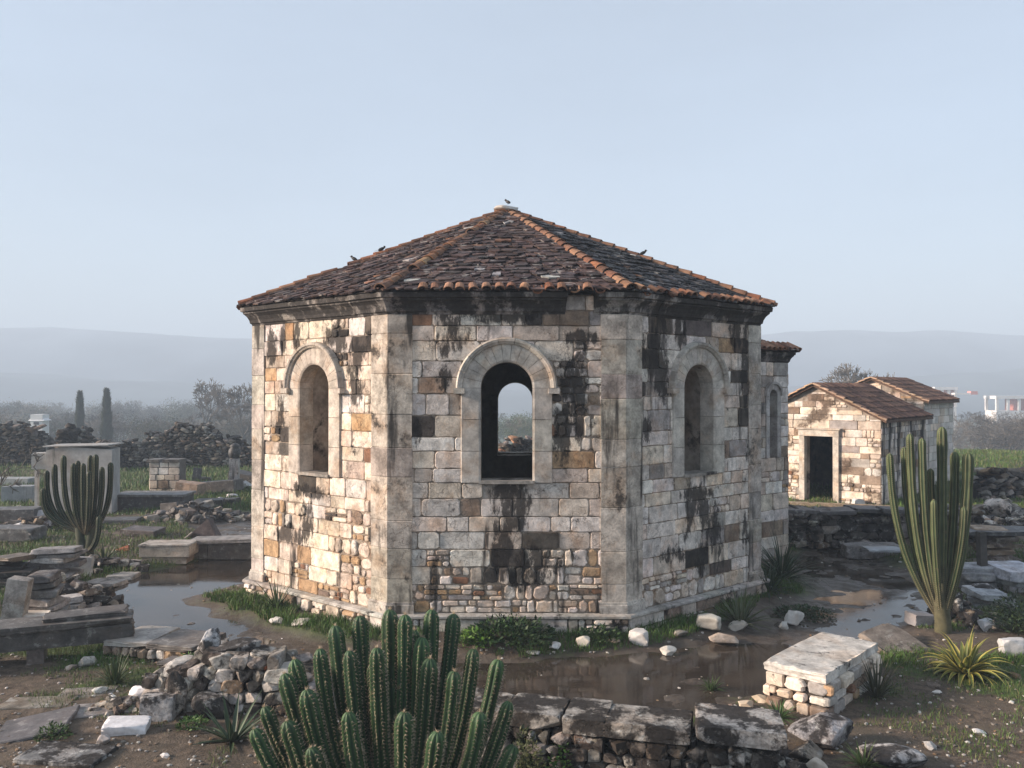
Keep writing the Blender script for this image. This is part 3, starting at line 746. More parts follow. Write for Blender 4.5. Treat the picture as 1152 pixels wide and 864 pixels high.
# ------------------------------------------------------------------ the two huts
def hut(name, label, C, width, length, eave, apex, door, walls, mats, seed, tilecols, ang):
    rr = random.Random(seed); t = thing(name, (C[0], C[1], 0), label, 'hut')
    fd = np.array([-cos(ang), sin(ang)]); sd = np.array([sin(ang), cos(ang)])   # facade goes left and back, side goes right and back
    A = np.array(C); B = A + fd * width; C2 = A + sd * length; D = B + sd * length
    nd_f = (-sd[0], -sd[1]); nd_s = (-fd[0], -fd[1])
    def gable(P, Q, nd, col, dr, mat, nm):   # from P (left as seen from outside) to Q
        e = (Q - P); U = np.linalg.norm(e); e = e / U; m = M()
        top = lambda u: eave + (apex - eave) * (1 - abs(u - U / 2) / (U / 2))
        h = dict(cx=dr[0], hw=dr[1], sill=-.1, top=dr[2], ring=.2, rect=True) if dr else None
        wall_body(m, (*P, 0), e, nd, U, -.1, eave, .4, h)
        mp = lambda u, z, n: (P[0] + e[0] * u + nd[0] * n, P[1] + e[1] * u + nd[1] * n, z)
        for n_, fl in ((0, 1), (-.4, 0)):
            m.add([mp(0, eave, n_), mp(U, eave, n_), mp(U / 2, apex, n_)], [(0, 1, 2) if fl else (2, 1, 0)], col)
        face_blocks(m, (*P, 0), e, nd, U, -.05, apex, walls[0], rr, course=.25, wr=(.25, .8), hole=h, bounds=(dr[2],) if dr else (), topf=top, zone=lambda u, z: .12 if z > 1.2 else .5)
        w = m.build('gable_wall', [mat, MT['inside']], t)
        if dr:
            s = M(); yaw = atan2(e[1], e[0])
            for sg in (-1, 1): s.box(mp(dr[0] + sg * (dr[1] + .09), dr[2] / 2 - .02, .0), (.19, .22, dr[2] + .04), yaw, jit((.50, .46, .40), .05))
            s.box(mp(dr[0], dr[2] + .12, .01), (dr[1] * 2 + .40, .25, .22), yaw, (.52, .48, .42))
            s.box(mp(dr[0], dr[2] + .26, .03), (dr[1] * 2 + .5, .30, .055), yaw, (.45, .40, .34))
            s.build('door_frame', MT['surround'], w)
    # facade seen from outside goes from B (left) to A (right)
    du = width - (door[0] + door[1]) / 2 if door else 0
    gable(B, A, nd_f, (.3, .26, .22), (du, (door[1] - door[0]) / 2, door[2]) if door else None, mats[0], 'f')
    gable(C2, D, (sd[0], sd[1]), (.3, .26, .22), None, mats[0], 'b')
    for P, Q, nd, mt_ in ((A, C2, nd_s, mats[1]), (D, B, tuple(fd), mats[1])):
        e = (Q - P) / length; m = M(); wall_body(m, (*P, 0), e, nd, length, -.1, eave, .4, None)
        face_blocks(m, (*P, 0), e, nd, length, -.05, eave, walls[1], rr, course=.28, wr=(.25, .8))
        m.build('side_wall', [mt_, MT['inside']], t)
    # roof: two slopes of tiles, overhang .22
    ov = .22; slope = (apex - eave) / (width / 2); Rp = (A + B) / 2
    for sg in (0, 1):
        m = M(); base = A if sg == 0 else B; out = -fd if sg == 0 else fd
        f0 = base + out * ov - sd * .18; f1 = f0 + sd * (length + .36); r0 = Rp - sd * .18; r1 = r0 + sd * (length + .36); ez = eave - slope * ov + .07; az = apex + .09
        q = [(*f0, ez), (*f1, ez), (*r1, az), (*r0, az)]
        lo = [(a, b, c - .09) for a, b, c in q]
        m.add(np.array(lo + q), [(0, 1, 2, 3), (4, 5, 6, 7), (0, 1, 5, 4), (1, 2, 6, 5), (2, 3, 7, 6), (3, 0, 4, 7)], (.12, .08, .06))
        L = length + .36; n = int(L / .17); w = sqrt((width / 2 + ov) ** 2 + (az - ez) ** 2); rows = int(w / .36)
        for a in range(n):
            for b in range(rows):
                if rr.random() < .015: continue
                p = np.array([*(f0 + sd * (a + .5) / n * L), ez]); up = np.array([*(r0 - f0), az - ez]); u0, u1 = b / rows, min(1, (b + 1.12) / rows)
                jz = rr.uniform(0, .012); barrel(m, p + up * u0 + np.array([0, 0, .012 + jz]), p + up * u1 + np.array([0, 0, .0 + jz]), .088, .072, jit(rr.choice(tilecols), .25, rr), seg=4)
        m.build('roof_slope', MT['terra'], t)
        # verge boards of pale tile
    m = M()
    for sg in (0, 1):
        out = -fd if sg == 0 else fd; base = A if sg == 0 else B
        p0 = np.array([*(base + out * (ov + .02) - sd * .2), eave - slope * ov + .04]); p1 = np.array([*(Rp - sd * .2), apex + .09]); n = 9
        for k in range(n):
            barrel(m, p0 + (p1 - p0) * k / n + np.array([0, 0, .03]), p0 + (p1 - p0) * min(1, (k + 1.1) / n), .075, .065, jit((.36, .25, .17), .2, rr), seg=4)
    m.build('verge_tiles', MT['terra'], t)
    # dark floor
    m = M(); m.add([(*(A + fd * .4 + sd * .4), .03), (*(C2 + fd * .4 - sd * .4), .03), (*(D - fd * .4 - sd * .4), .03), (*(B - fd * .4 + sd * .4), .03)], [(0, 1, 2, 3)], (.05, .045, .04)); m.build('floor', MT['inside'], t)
    return t
TB = [(.13, .078, .06), (.17, .10, .075), (.10, .062, .052), (.20, .12, .085)]
hutpal = palette([8, 3, 2, 1.6, .8, .1, .6]); sidepal = palette([2, 5, 1, .7, .1, 0, 3])
hut('stone_hut', 'small gabled stone hut with an open dark doorway in a white frame', (12.15, 27.8), 4.4, 5.0, 2.92, 4.0, (1.55, 2.55, 2.28), (hutpal, sidepal), (MT['hut'], MT['hutside']), 5, TB, math.atan2(.66, .75))
hut('stone_hut', 'taller hut behind the doorway hut, with a black streaked grey side wall', (16.1, 33.0), 3.9, 4.2, 3.45, 4.28, None, (hutpal, palette([1, 9, .1, 0, 0, 0, .6])), (MT['hut'], MT['plaster']), 6, TB, math.atan2(.66, .75))
m = M(); a = G(880, 569); b = G(995, 574)
m.box(((a[0] + b[0]) / 2, (a[1] + b[1]) / 2, .07), (4.0, .35, .16), atan2(b[1] - a[1], b[0] - a[0]), (.30, .24, .17)); tag(m.build('stone_kerb', MT['paver']), 'long low stone kerb in the grass before the hut doorway', 'kerb')

# ------------------------------------------------------------------ rubble walls
RUBC = [(.29, .265, .23), (.21, .19, .17), (.36, .33, .285), (.16, .135, .115), (.26, .195, .14), (.42, .395, .36)]
DARKC = [(.06, .055, .05), (.08, .072, .065), (.04, .037, .035), (.11, .10, .09), (.14, .11, .085)]
def rubble_wall(m, p0, p1, th, hf, size, cols, rr, sub=2, z0=None, flat=.62, tj=.12):
    p0, p1 = np.array(p0[:2]), np.array(p1[:2]); e = p1 - p0; L = np.linalg.norm(e); e /= L; n = np.array([e[1], -e[0]]); yaw = atan2(e[1], e[0])
    K = max(2, int(L / (size * 2)))
    for k in range(K):    # core
        t = (k + .5) / K; c = p0 + e * L * t; h = max(.05, hf(t) - size * .9); zb = tz(*c) if z0 is None else z0
        m.box((c[0], c[1], zb + h / 2 - .05), (L / K + .01, max(.05, th - size * 1.1), h), yaw, (.035, .03, .026))
    for side in (1, -1, 0):
        z = 0
        hmax = max(hf(t) for t in np.linspace(0, 1, 12))
        while z < hmax:
            sh = size * rr.uniform(.75, 1.15) * flat; u = rr.uniform(-.3, 0) * size
            while u < L:
                sw = size * rr.uniform(.6, 1.7); t = min(1, max(0, (u + sw / 2) / L))
                if z + sh * .5 < hf(t):
                    c = p0 + e * (u + sw / 2); off = side * (th / 2 - size * .42) + rr.uniform(-.1, .1) * size
                    if side == 0 and not (z + sh * 2.2 > hf(t)): u += sw; continue
                    zb = tz(*c) if z0 is None else z0
                    put_rock(m, (c[0] + n[0] * off, c[1] + n[1] * off, zb + z + sh * .5), (sw * .54, size * .55 if side else th * .45, sh * .60), jit(rr.choice(cols), .25, rr), yaw + rr.uniform(-.15, .15), rr.uniform(-tj, tj), rr.uniform(-tj, tj), sub, rr.choice((.3, .6)), rr)
                u += sw
            z += sh
def ruin(label, px0, px1, prof, base_y, cols=DARKC, th=1.0, size=.27, seed=1, sub=1, mat='ruin', d=None, name='ruined_wall'):
    rr = random.Random(seed); d = d or CH * F / (base_y - HY); p0 = (X(px0, d), d); p1 = (X(px1, d), d + rr.uniform(0, 1)); m = M()
    xs = [(p[0] - px0) / (px1 - px0) for p in prof]; hs = [Z(p[1], d) - tz(X(p[0], d), d) for p in prof]
    rubble_wall(m, p0, p1, th, lambda t: float(np.interp(t, xs, hs)) + .16 * sin(t * 40 + seed) + .12 * sin(t * 97 + seed * 2), size, cols, rr, sub, tj=.45, flat=.5)
    return tag(m.build(name, MT[mat]), label, 'wall')
ruin('dark crumbling ruined wall at the far left edge', -12, 62, [(-12, 480), (20, 479), (38, 482), (48, 490), (62, 502)], 524, seed=3)
ruin('long dark ruined wall with a high heap of broken stone on its crest, beyond the graves', 98, 283, [(98, 499), (150, 500), (165, 493), (188, 483), (214, 478), (232, 481), (246, 491), (283, 499)], 526, DARKC + RUBC[:2], seed=4, th=1.3)
ruin('low ruined wall of dark stone beyond the white tomb', 56, 102, [(56, 499), (102, 498)], 522, seed=5)
o = ruin('isolated dark stump of masonry standing on the ruined wall line', 64, 84, [(64, 487), (70, 485), (84, 486)], 530, seed=6, size=.35, th=.6); 
# rubble bank right of the chapel
m = M(); rr = random.Random(11); rubble_wall(m, (6.35, 20.9), (11.6, 21.6), .9, lambda t: .78 + .1 * sin(t * 9), .30, DARKC + RUBC[:2], rr); 
bank = thing('rubble_bank', (9, 21.2, 0), 'dark tumbled dry stone wall topped with slabs right of the chapel', 'wall'); m.build('stonework', MT['rubble'], bank)
for (x, y, w, dd, rz, ry) in ((6.9, 20.9, 1.0, .7, .1, .04), (7.9, 21.0, 1.1, .8, -.1, -.05), (8.9, 21.2, 1.0, .7, .2, .06), (10.0, 21.0, 1.9, .6, .08, .05)):
    m = M(); slab_mesh(m, (x, y, .80 + rr.uniform(0, .08)), (w, dd, .10), rz, 0, ry, (.09, .085, .085), .12); m.build('coping_slab', MT['darkstone'], bank)
# near wall (bottom centre)
wall = thing('low_stone_wall', (1.3, 8.6, 0), 'low rubble wall with lichened coping stones along the bottom of the view', 'wall')
m = M(); rr = random.Random(21)
wp0, wp1 = np.array([-.35, 8.95]), np.array([2.48, 8.12])
rubble_wall(m, wp0, wp1, .55, lambda t: .50, .15, RUBC + DARKC[:2], rr, 3, flat=.8); m.build('stonework', MT['lichen'], wall)
e = (wp1 - wp0); Lw = np.linalg.norm(e); e /= Lw; yaw = atan2(e[1], e[0])
def big_slab(m, c, size, rz, rx=0, ry=0, col=(.35, .33, .31), seed=0, boxy=.97, sub=5, rough=.02):
    v, f = rock(sub, seed, boxy, 3, rough); v = v * np.array([s / 2 for s in size]); m.add(rot(v, rx, ry, rz) + np.array(c), f, col)
for k, (t, w, dd) in enumerate(((.0, .68, .56), (.225, .62, .57), (.40, .44, .58), (.61, .84, .58))):
    c = wp0 + e * Lw * t; m = M(); big_slab(m, (c[0], c[1] + .02, .56), (w, dd, .16), yaw + rr.uniform(-.03, .03), rr.uniform(-.02, .02), rr.uniform(-.02, .02), (.30, .285, .26), 40 + k)
    m.build('coping_stone', MT['lichen'], wall, smooth=True)
m = M(); c = wp0 + e * Lw * .90; big_slab(m, (c[0] + .02, c[1] + .02, .63), (.86, .66, .17), yaw + .10, 0, .03, (.36, .34, .315), 52); m.build('coping_slab', MT['lichen'], wall, smooth=True)

# left: masonry platform
def platform(name, label, cat, cx, cy, w, d, h, yaw, caps, seed, cols=None, course=.13, matn='rubble', capm='darkstone'):
    rr = random.Random(seed); t = thing(name, (cx, cy, tz(cx, cy)), label, cat); m = M(); zb = tz(cx, cy) - .04
    m.box((cx, cy, zb + h / 2), (w - .1, d - .1, h), yaw, (.05, .042, .035))
    ux = np.array([cos(yaw), sin(yaw)]); uy = np.array([-sin(yaw), cos(yaw)]); c = np.array([cx, cy])
    pal = cols or palette([2, 2, 2, 3, 1.5, .6, 2])
    for (o_, e_, L, nn) in ((c - ux * w / 2 - uy * d / 2, ux, w, -uy), (c + ux * w / 2 - uy * d / 2, uy, d, ux), (c + ux * w / 2 + uy * d / 2, -ux, w, uy), (c - ux * w / 2 + uy * d / 2, -uy, d, -ux)):
        o2 = o_ - nn * .04
        face_blocks(m, (*o2, zb), e_, nn, L, zb, zb + h, pal, rr, course=course, wr=(.12, .34), dep=.05, gap=.014, zone=lambda u, z: .6)
    m.build('masonry', MT[matn], t)
    for k, (u, v_, sw, sd_, sh, col, rz) in enumerate(caps):
        p = c + ux * u + uy * v_; m = M(); big_slab(m, (p[0], p[1], zb + h + sh / 2 - .005), (sw, sd_, sh), yaw + rz, 0, rr.uniform(-.02, .02), col, seed * 7 + k)
        m.build('cap_slab', MT[capm], t, smooth=True)
    return t
platform('stone_platform', 'small low platform of brown rubble masonry with dark paving slabs on top', 'platform', -5.05, 12.35, 1.55, .8, .32, -.25,
         [(-.42, .02, .72, .86, .07, (.30, .29, .27), .05), (.38, 0, .82, .84, .08, (.13, .12, .11), -.04)], 61)
# altar right
alt = platform('stone_altar', 'chest high block of pale masonry under a cracked white slab, right of the puddle', 'tomb', 4.0, 10.85, .78, 1.72, .45, -.74,
               [(0, .0, .84, 1.84, .12, (.52, .50, .46), .0)], 62, palette([5, 3, 2, 1, 1.2, .1, 2]), .17, 'altar', 'altar')

# ------------------------------------------------------------------ single stones and slabs
def place_rock(px, py, w, h, label, col=(.42, .40, .37), mat='paver', dpt=None, rz=None, boxy=.3, seed=None, name='rock', cat='rock', sink=.12, group=None, tilt=None, zb=None):
    """px,py = bottom centre pixel; w,h in metres"""
    x, y, _ = G(px, py); seed = seed if seed is not None else int(px * 7 + py); rr = random.Random(seed)
    y += w * .3; x = X(px, y)
    m = M(); v, f = rock(4, seed, boxy, 10, .06); dpt = dpt or w * rr.uniform(.65, .9)
    z = (tz(x, y) if zb is None else zb) + h / 2 - sink * h
    tx = rr.uniform(-.15, .15) if tilt is None else tilt
    m.add(rot(v * np.array([w / 2, dpt / 2, h / 2]), tx, rr.uniform(-.15, .15), rr.uniform(-.6, .6) if rz is None else rz) + np.array([x, y, z]), f, jit(col, .08, rr))
    return tag(m.build(name, MT[mat], smooth=True), label, cat, group)
def place_slab(px, py, w, d, h, label, col=(.3, .28, .26), mat='darkstone', rz=0, rx=0, ry=0, zb=0, name='stone_slab', cat='slab', group=None, seed=None, big=False):
    x, y, _ = G(px, py) if zb == 0 else G(px, py, zb); seed = seed if seed is not None else int(px * 5 + py * 3); rr = random.Random(seed); y += d / 2 * abs(cos(rz)) ; x = X(px, y); m = M()
    z = tz(x, y) + zb - .015
    big = big or (y < 22 and h > .055)
    if big: big_slab(m, (x, y, z + h / 2), (w, d, h), rz, rx, ry, jit(col, .08, rr), seed, .92, 4, .03)
    else: slab_mesh(m, (x, y, z), (w, d, h), rz, rx, ry, jit(col, .08, rr), .10, rr)
    return tag(m.build(name, MT[mat], smooth=big), label, cat, group)
WH = (.60, .59, .56)
# around the chapel
place_rock(312, 706, .26, .11, 'white flat stone in the grass below the left chapel wall', WH, 'white', seed=1)
place_rock(338, 709, .36, .07, 'thin pale stone lying just right of the white flat stone in the left grass', (.5, .47, .42), 'white', seed=2)
place_rock(569, 728, .10, .06, 'tiny cream stone on the puddle edge below the arched front window', (.5, .42, .3), 'white', seed=3)
place_rock(655, 731, .26, .19, 'pointed cream stone on the puddle edge under the right pilaster', (.55, .50, .42), 'white', seed=4)
place_rock(625, 733, .22, .13, 'small square white stone on the puddle edge left of the pointed cream stone', WH, 'white', seed=5)
place_rock(718, 726, .31, .21, 'blocky white stone at the foot of the right corner pilaster', WH, 'white', boxy=.7, seed=6)
place_rock(690, 727, .22, .08, 'small brown stone between the pointed cream stone and the blocky white stone', (.30, .24, .18), 'paver', seed=7)
place_rock(751, 735, .29, .12, 'white stone half under water at the puddle edge right of the blocky one', WH, 'white', seed=8)
place_rock(764, 720, .27, .14, 'brown grey stone in the grass in front of the right wall plinth', (.26, .24, .21), 'paver', seed=9)
place_rock(797, 713, .46, .32, 'largest pale boulder on the path beside the dark agave', (.48, .46, .41), 'white', seed=10)
place_rock(814, 724, .48, .17, 'flat tan boulder on the path in front of the largest pale boulder', (.34, .29, .24), 'paver', seed=11)
place_rock(829, 710, .34, .17, 'low cream stone under the leaves of the dark agave', (.5, .47, .41), 'white', seed=12)
place_rock(893, 702, .38, .30, 'round white stone in the grass right of the dark agave', WH, 'white', seed=13)
place_rock(881, 707, .22, .16, 'small white stone touching the left side of the round white stone', WH, 'white', seed=14)
place_rock(801, 808, .19, .15, 'white lump on the mud left of the masonry altar', WH, 'white', seed=15)
place_rock(838, 797, .20, .12, 'pale stone propped against the altar foot', (.52, .45, .35), 'white', seed=16)
place_rock(855, 790, .22, .09, 'flat cream stone between mud and altar', (.5, .43, .33), 'white', seed=17)
place_rock(600, 737, .22, .04, 'thin white chip in the grass at the puddle edge below the front wall', WH, 'white', seed=18)
place_rock(402, 703, .14, .05, 'white chip behind the tips of the large cactus', WH, 'white', seed=19)
place_rock(316, 752, .40, .26, 'grey white boulder on the puddle edge left of the large cactus', (.44, .44, .43), 'lichen', seed=20)
# bottom right boulders
place_rock(922, 846, .74, .38, 'large black and white lichened boulder right of the low wall', (.30, .29, .29), 'lichen', seed=30, rz=-.2)
place_rock(1000, 872, .72, .22, 'long low lichened rock at the bottom edge, right of the large boulder', (.34, .33, .32), 'lichen', seed=31, rz=-.3)
place_rock(905, 862, .52, .22, 'earthy stone under the large lichened boulder', (.22, .19, .15), 'rubble', seed=32)
place_rock(920, 876, .26, .20, 'split pale log shaped stone at the bottom edge under the large boulder', (.46, .42, .36), 'white', seed=33, rz=-.7)
place_rock(870, 868, .22, .20, 'small dark rounded stone at the right end of the low wall', (.2, .18, .16), 'lichen', seed=34)
place_rock(858, 852, .24, .17, 'grey rounded stone beside the end slab of the low wall', (.26, .24, .22), 'lichen', seed=35)
place_rock(1100, 826, .19, .05, 'white shard lying on bare soil at the lower right', WH, 'white', seed=36)
place_rock(1053, 783, .13, .05, 'small white shard between the dry plant and the yellow agave', WH, 'white', seed=37)
place_rock(1137, 793, .07, .03, 'smallest white chip near the right edge on bare soil', WH, 'white', seed=38)
place_rock(1138, 742, .34, .26, 'white squared stone behind the yellow agave at the right edge', (.46, .47, .47), 'white', boxy=.7, seed=39)
place_rock(1108, 716, .22, .26, 'upright bluish white stone behind the yellow agave', (.45, .47, .49), 'white', seed=40)
# leaning flat rocks at right cactus foot
place_slab(1010, 742, .75, .9, .09, 'large flat tan slab leaning at the foot of the tall right cactus', (.20, .175, .15), 'paver', .5, .35, -.12, name='leaning_slab')
place_slab(1035, 706, .42, .3, .2, 'pale squared block on the tip of the leaning tan slab', (.38, .37, .37), 'white', .2, 0, .1, name='stone_block', cat='block')
# left near group
place_slab(40, 838, .85, .75, .05, 'dark slate slab tilted on the soil at the bottom left corner', (.10, .095, .095), 'darkstone', .25, .0, -.12)
place_slab(75, 868, .95, .5, .06, 'mottled grey paving slab at the bottom edge left of the dry stone wall', (.26, .26, .26), 'lichen', -.15, name='paving_slab', cat='slab')
place_slab(100, 790, .75, .38, .03, 'flat pale paving slab sunk in the soil, middle of the lower left', (.28, .26, .23), 'paver', .2, name='paving_slab', cat='slab')
place_slab(45, 802, .85, .35, .03, 'flat brown paving slab sunk in the soil at the left edge', (.2, .18, .15), 'paver', .15, name='paving_slab', cat='slab')
place_slab(120, 812, .8, .4, .035, 'smooth grey paving slab just behind the white marble slab', (.25, .24, .23), 'paver', .3, name='paving_slab', cat='slab')
place_slab(142, 836, .50, .30, .12, 'bright white broken marble slab on the soil at lower left', (.68, .68, .68), 'white', .2, .1, .05, name='marble_slab')
place_rock(118, 846, .19, .12, 'small grey stone against the bright white broken slab', (.35, .34, .33), 'white', seed=50)
place_rock(113, 786, .22, .09, 'thin white chip on the soil in front of the rubble platform', WH, 'white', seed=51)
place_rock(128, 794, .10, .06, 'tiny white pebble right of the thin white chip', WH, 'white', seed=52)
place_rock(100, 753, .26, .14, 'grey lump at the left foot of the rubble platform', (.3, .29, .27), 'paver', seed=53)
place_rock(181, 817, .40, .30, 'squared pale grey block at the left end of the dry stone wall', (.42, .40, .38), 'lichen', boxy=.9, seed=54, rz=.1)
place_rock(160, 800, .30, .26, 'curved white marble fragment leaning on the squared grey block', (.62, .63, .66), 'white', seed=55, tilt=.5)
place_slab(203, 752, .44, .3, .05, 'dark flat stone beside the right end of the rubble platform', (.14, .13, .12), 'darkstone', -.1, zb=.15)
# dry stone wall left
dw = thing('dry_stone_wall', (-3.6, 10.3, 0), 'broken dry stone wall of pale and brown rocks left of the large cactus', 'wall'); m = M(); rr = random.Random(31)
rubble_wall(m, (-4.35, 10.35), (-2.35, 10.15), .5, lambda t: .42 + .22 * sin(t * 2.6), .19, RUBC + [(.5, .48, .44)], rr, 3, flat=.85); m.build('stonework', MT['rubble'], dw)
def rock_at(c, s, label, col, mat, rz, rx=0, ry=0, seed=1, boxy=.4, name='rock', cat='rock'):
    m = M(); v, f = rock(4, seed, boxy, 9, .06); m.add(rot(v * np.array(s) / 2, rx, ry, rz) + np.array(c), f, col); return tag(m.build(name, MT[mat], smooth=True), label, cat)
rock_at((-3.35, 10.3, .74), (.62, .3, .22), 'long grey boulder resting on top of the dry stone wall', (.38, .38, .38), 'lichen', .15, 0, -.15, 71)
rock_at((-3.72, 10.45, .80), (.30, .28, .34), 'white rounded stone on top of the dry stone wall, left of the long boulder', (.5, .5, .5), 'lichen', .3, 0, .1, 72)
rock_at((-3.95, 10.0, .30), (.24, .24, .56), 'upright pale stone against the front of the dry stone wall', (.45, .42, .38), 'lichen', .1, 0, .05, 73)
rock_at((-3.5, 9.9, .2), (.48, .35, .38), 'largest grey boulder at the foot of the dry stone wall', (.36, .34, .32), 'lichen', .3, .1, 0, 74)
rock_at((-2.9, 10.05, .62), (.14, .12, .12), 'small red brick lump set in the top of the dry stone wall', (.30, .10, .05), 'terra', .3, .1, 0, 75)
rock_at((-4.45, 10.55, .12), (.2, .16, .28), 'reddish shard in the grass between platform and dry stone wall', (.30, .13, .07), 'terra', .3, .3, 0, 76)

# left bench-like ledge of long beams (dark)
lb = thing('stone_ledge', (-6.4, 11.7, 0), 'long dark stone ledge raised on blocks at the left edge', 'ledge')
d0, d1 = (-8.6, 11.35), (-5.0 - .55, 12.55)
e = np.array(d1) - np.array(d0); Ll = np.linalg.norm(e); yw = atan2(e[1], e[0]); c = (np.array(d0) + np.array(d1)) / 2
m = M(); big_slab(m, (c[0], c[1], .545), (Ll, .62, .095), yw, 0, 0, (.095, .088, .08), 801, .97, 5, .02); m.build('top_slab', MT['darkstone'], lb, smooth=True)
m = M(); big_slab(m, (c[0], c[1], .37), (Ll * .98, .50, .24), yw, 0, 0, (.075, .07, .065), 802, .97, 5, .02); m.build('beam', MT['darkstone'], lb, smooth=True)
for t in (-.40, -.12, .1, .42):
    p = c + e * t; m = M(); slab_mesh(m, (p[0], p[1], -.05), (.22, .42, .31), yw, 0, 0, (.15, .13, .12), .04); m.build('support_block', MT['darkstone'], lb)
m = M(); big_slab(m, (c[0] + .55 * cos(yw) * 1.2 + .25, c[1] + .22 + .5 * sin(yw), .62), (1.15, .45, .08), yw + .05, 0, -.02, (.085, .078, .072), 803, .8, 5, .05); tag(m.build('stone_slab', MT['darkstone'], smooth=True), 'cracked dark slab lying on the right end of the long ledge', 'slab')

def stack(label, px, py, w, d, n, h, cols, yaw, seed, mat='darkstone', name='slab_stack', jx=.1, grp=None):
    rr = random.Random(seed); x, y, _ = G(px, py); y += d / 2; x = X(px, y); z = tz(x, y) - .02; t = thing(name, (x, y, z), label, 'stone stack', grp)
    for k in range(n):
        hh = h * rr.uniform(.6, 1.4); m = M(); big_slab(m, (x + rr.uniform(-jx, jx) * w * 1.4, y + rr.uniform(-jx, jx) * d, z + hh / 2), (w * rr.uniform(.45, 1.15), d * rr.uniform(.6, 1.1), hh), yaw + rr.uniform(-.45, .45), rr.uniform(-.08, .08), rr.uniform(-.08, .08), jit(rr.choice(cols), .2, rr), seed * 31 + k, rr.choice((.8, .9)), 4, .035)
        m.build('slab', MT[mat], t, smooth=True); z += hh
    return t
GREYS = [(.24, .235, .23), (.17, .165, .16), (.32, .31, .30), (.12, .115, .11)]
stack('tall stack of grey slabs behind the marble block at the left edge', 50, 716, .72, .6, 8, .125, GREYS, .15, 1, 'paver')
stack('stack of thin dark slabs behind the tall grey stack at the left edge', 62, 662, 1.0, .7, 7, .09, GREYS, -.1, 2, 'paver')
stack('low pile of dark slabs cut by the left edge', 10, 668, 1.0, .8, 7, .09, DARKC, .1, 3)
stack('lowest grey slab stack at the foot of the left piles by the wet path', 75, 690, .55, .5, 3, .13, GREYS, .3, 4, 'paver')
place_rock(36, 722, .52, .46, 'pale marble block with a warm sunlit side in front of the left slab pile', (.60, .57, .52), 'white', boxy=.95, seed=80, rz=.25, name='marble_block', cat='block')
m = M(); x, y, _ = G(12, 722); slab_mesh(m, (x, y, 0), (.30, .24, 1.0), .1, 0, .16, (.34, .31, .28), .06); tag(m.build('standing_stone', MT['paver']), 'upright weathered post of stone leaning at the left edge', 'standing stone')
place_slab(88, 650, .62, .12, .42, 'pale square slab standing on edge behind the left slab stacks', (.42, .42, .42), 'white', .1, -.12, .05)
for k, (px, py, w, d, h, lab, c) in enumerate((
    (118, 659, .75, .5, .10, 'flat grey stone on the path edge, right of the left slab stacks', (.30, .28, .26)),
    (140, 651, .55, .5, .10, 'flat stone on the path edge just below the reddish tile piece', (.30, .29, .27)),
    (95, 676, .42, .35, .09, 'flat grey stone at the wet path edge in front of the left stacks', (.26, .25, .24)),
    (66, 710, .45, .3, .09, 'dark flat stone right of the marble block on the left', (.2, .195, .19)),
    (72, 640, .5, .4, .2, 'squat grey block behind the left slab stacks', (.3, .3, .3)),
    (182, 644, .75, .35, .06, 'thin pale paving stone in front of the sunlit stone block', (.33, .31, .27)),
    (150, 640, .35, .3, .14, 'small tilted grey block left of the sunlit stone block', (.33, .30, .27)))):
    place_slab(px, py, w, d, h, lab, c, 'paver', rz=.2 * (k % 3 - 1))
def heap(label, cx, cy, w, d, h, n, cols, seed, mat='rubble', smax=.17):
    rr = random.Random(seed); t = thing('rubble_pile', (cx, cy, tz(cx, cy)), label, 'rubble'); m = M()
    for k in range(n):
        a = rr.uniform(0, 6.28); r = rr.random() ** .55; hh = (1 - r) * h * rr.uniform(.4, 1); sz = rr.uniform(.35, 1) * smax
        put_rock(m, (cx + cos(a) * r * w / 2, cy + sin(a) * r * d / 2, tz(cx, cy) + hh), (sz, sz * rr.uniform(.5, .9), sz * rr.uniform(.3, .6)), jit(rr.choice(cols), .25, rr), a, rr.uniform(-.4, .4), rr.uniform(-.4, .4), 3, rr.choice((.3, .6)), rr)
    m.build('stones', MT[mat], t); return t
heap('untidy heap of grey and dark rubble between the left slab stacks', -8.3, 15.6, 2.0, 1.6, .55, 110, RUBC + DARKC, 401)
heap('scattered rubble at the foot of the left cactus', -9.1, 18.2, 2.4, 1.4, .3, 80, RUBC + DARKC[:3], 402)
heap('dark rubble heap among the grave slabs beside the chapel edge', -9.6, 25.6, 3.2, 2.0, .55, 120, DARKC + RUBC[:1], 403, 'darkstone', .24)
heap('rubble spilling out left of the box tombs at the left edge', -13.0, 23.6, 3.5, 1.6, .35, 90, RUBC + DARKC, 404, 'rubble', .2)
heap('loose stones beside the lower left end of the dry stone wall', -4.6, 10.2, .9, .6, .12, 40, RUBC, 405, 'rubble', .11)
heap('loose earthy rubble between the low wall and the large lichened boulder', 2.75, 8.75, .9, .6, .16, 50, RUBC + DARKC, 406, 'lichen', .12)
heap('pale rubble strewn on the grass in the right distance', 13.5, 24.0, 4.5, 2.0, .35, 110, RUBC + [(.5, .48, .45)], 407, 'lichen', .25)
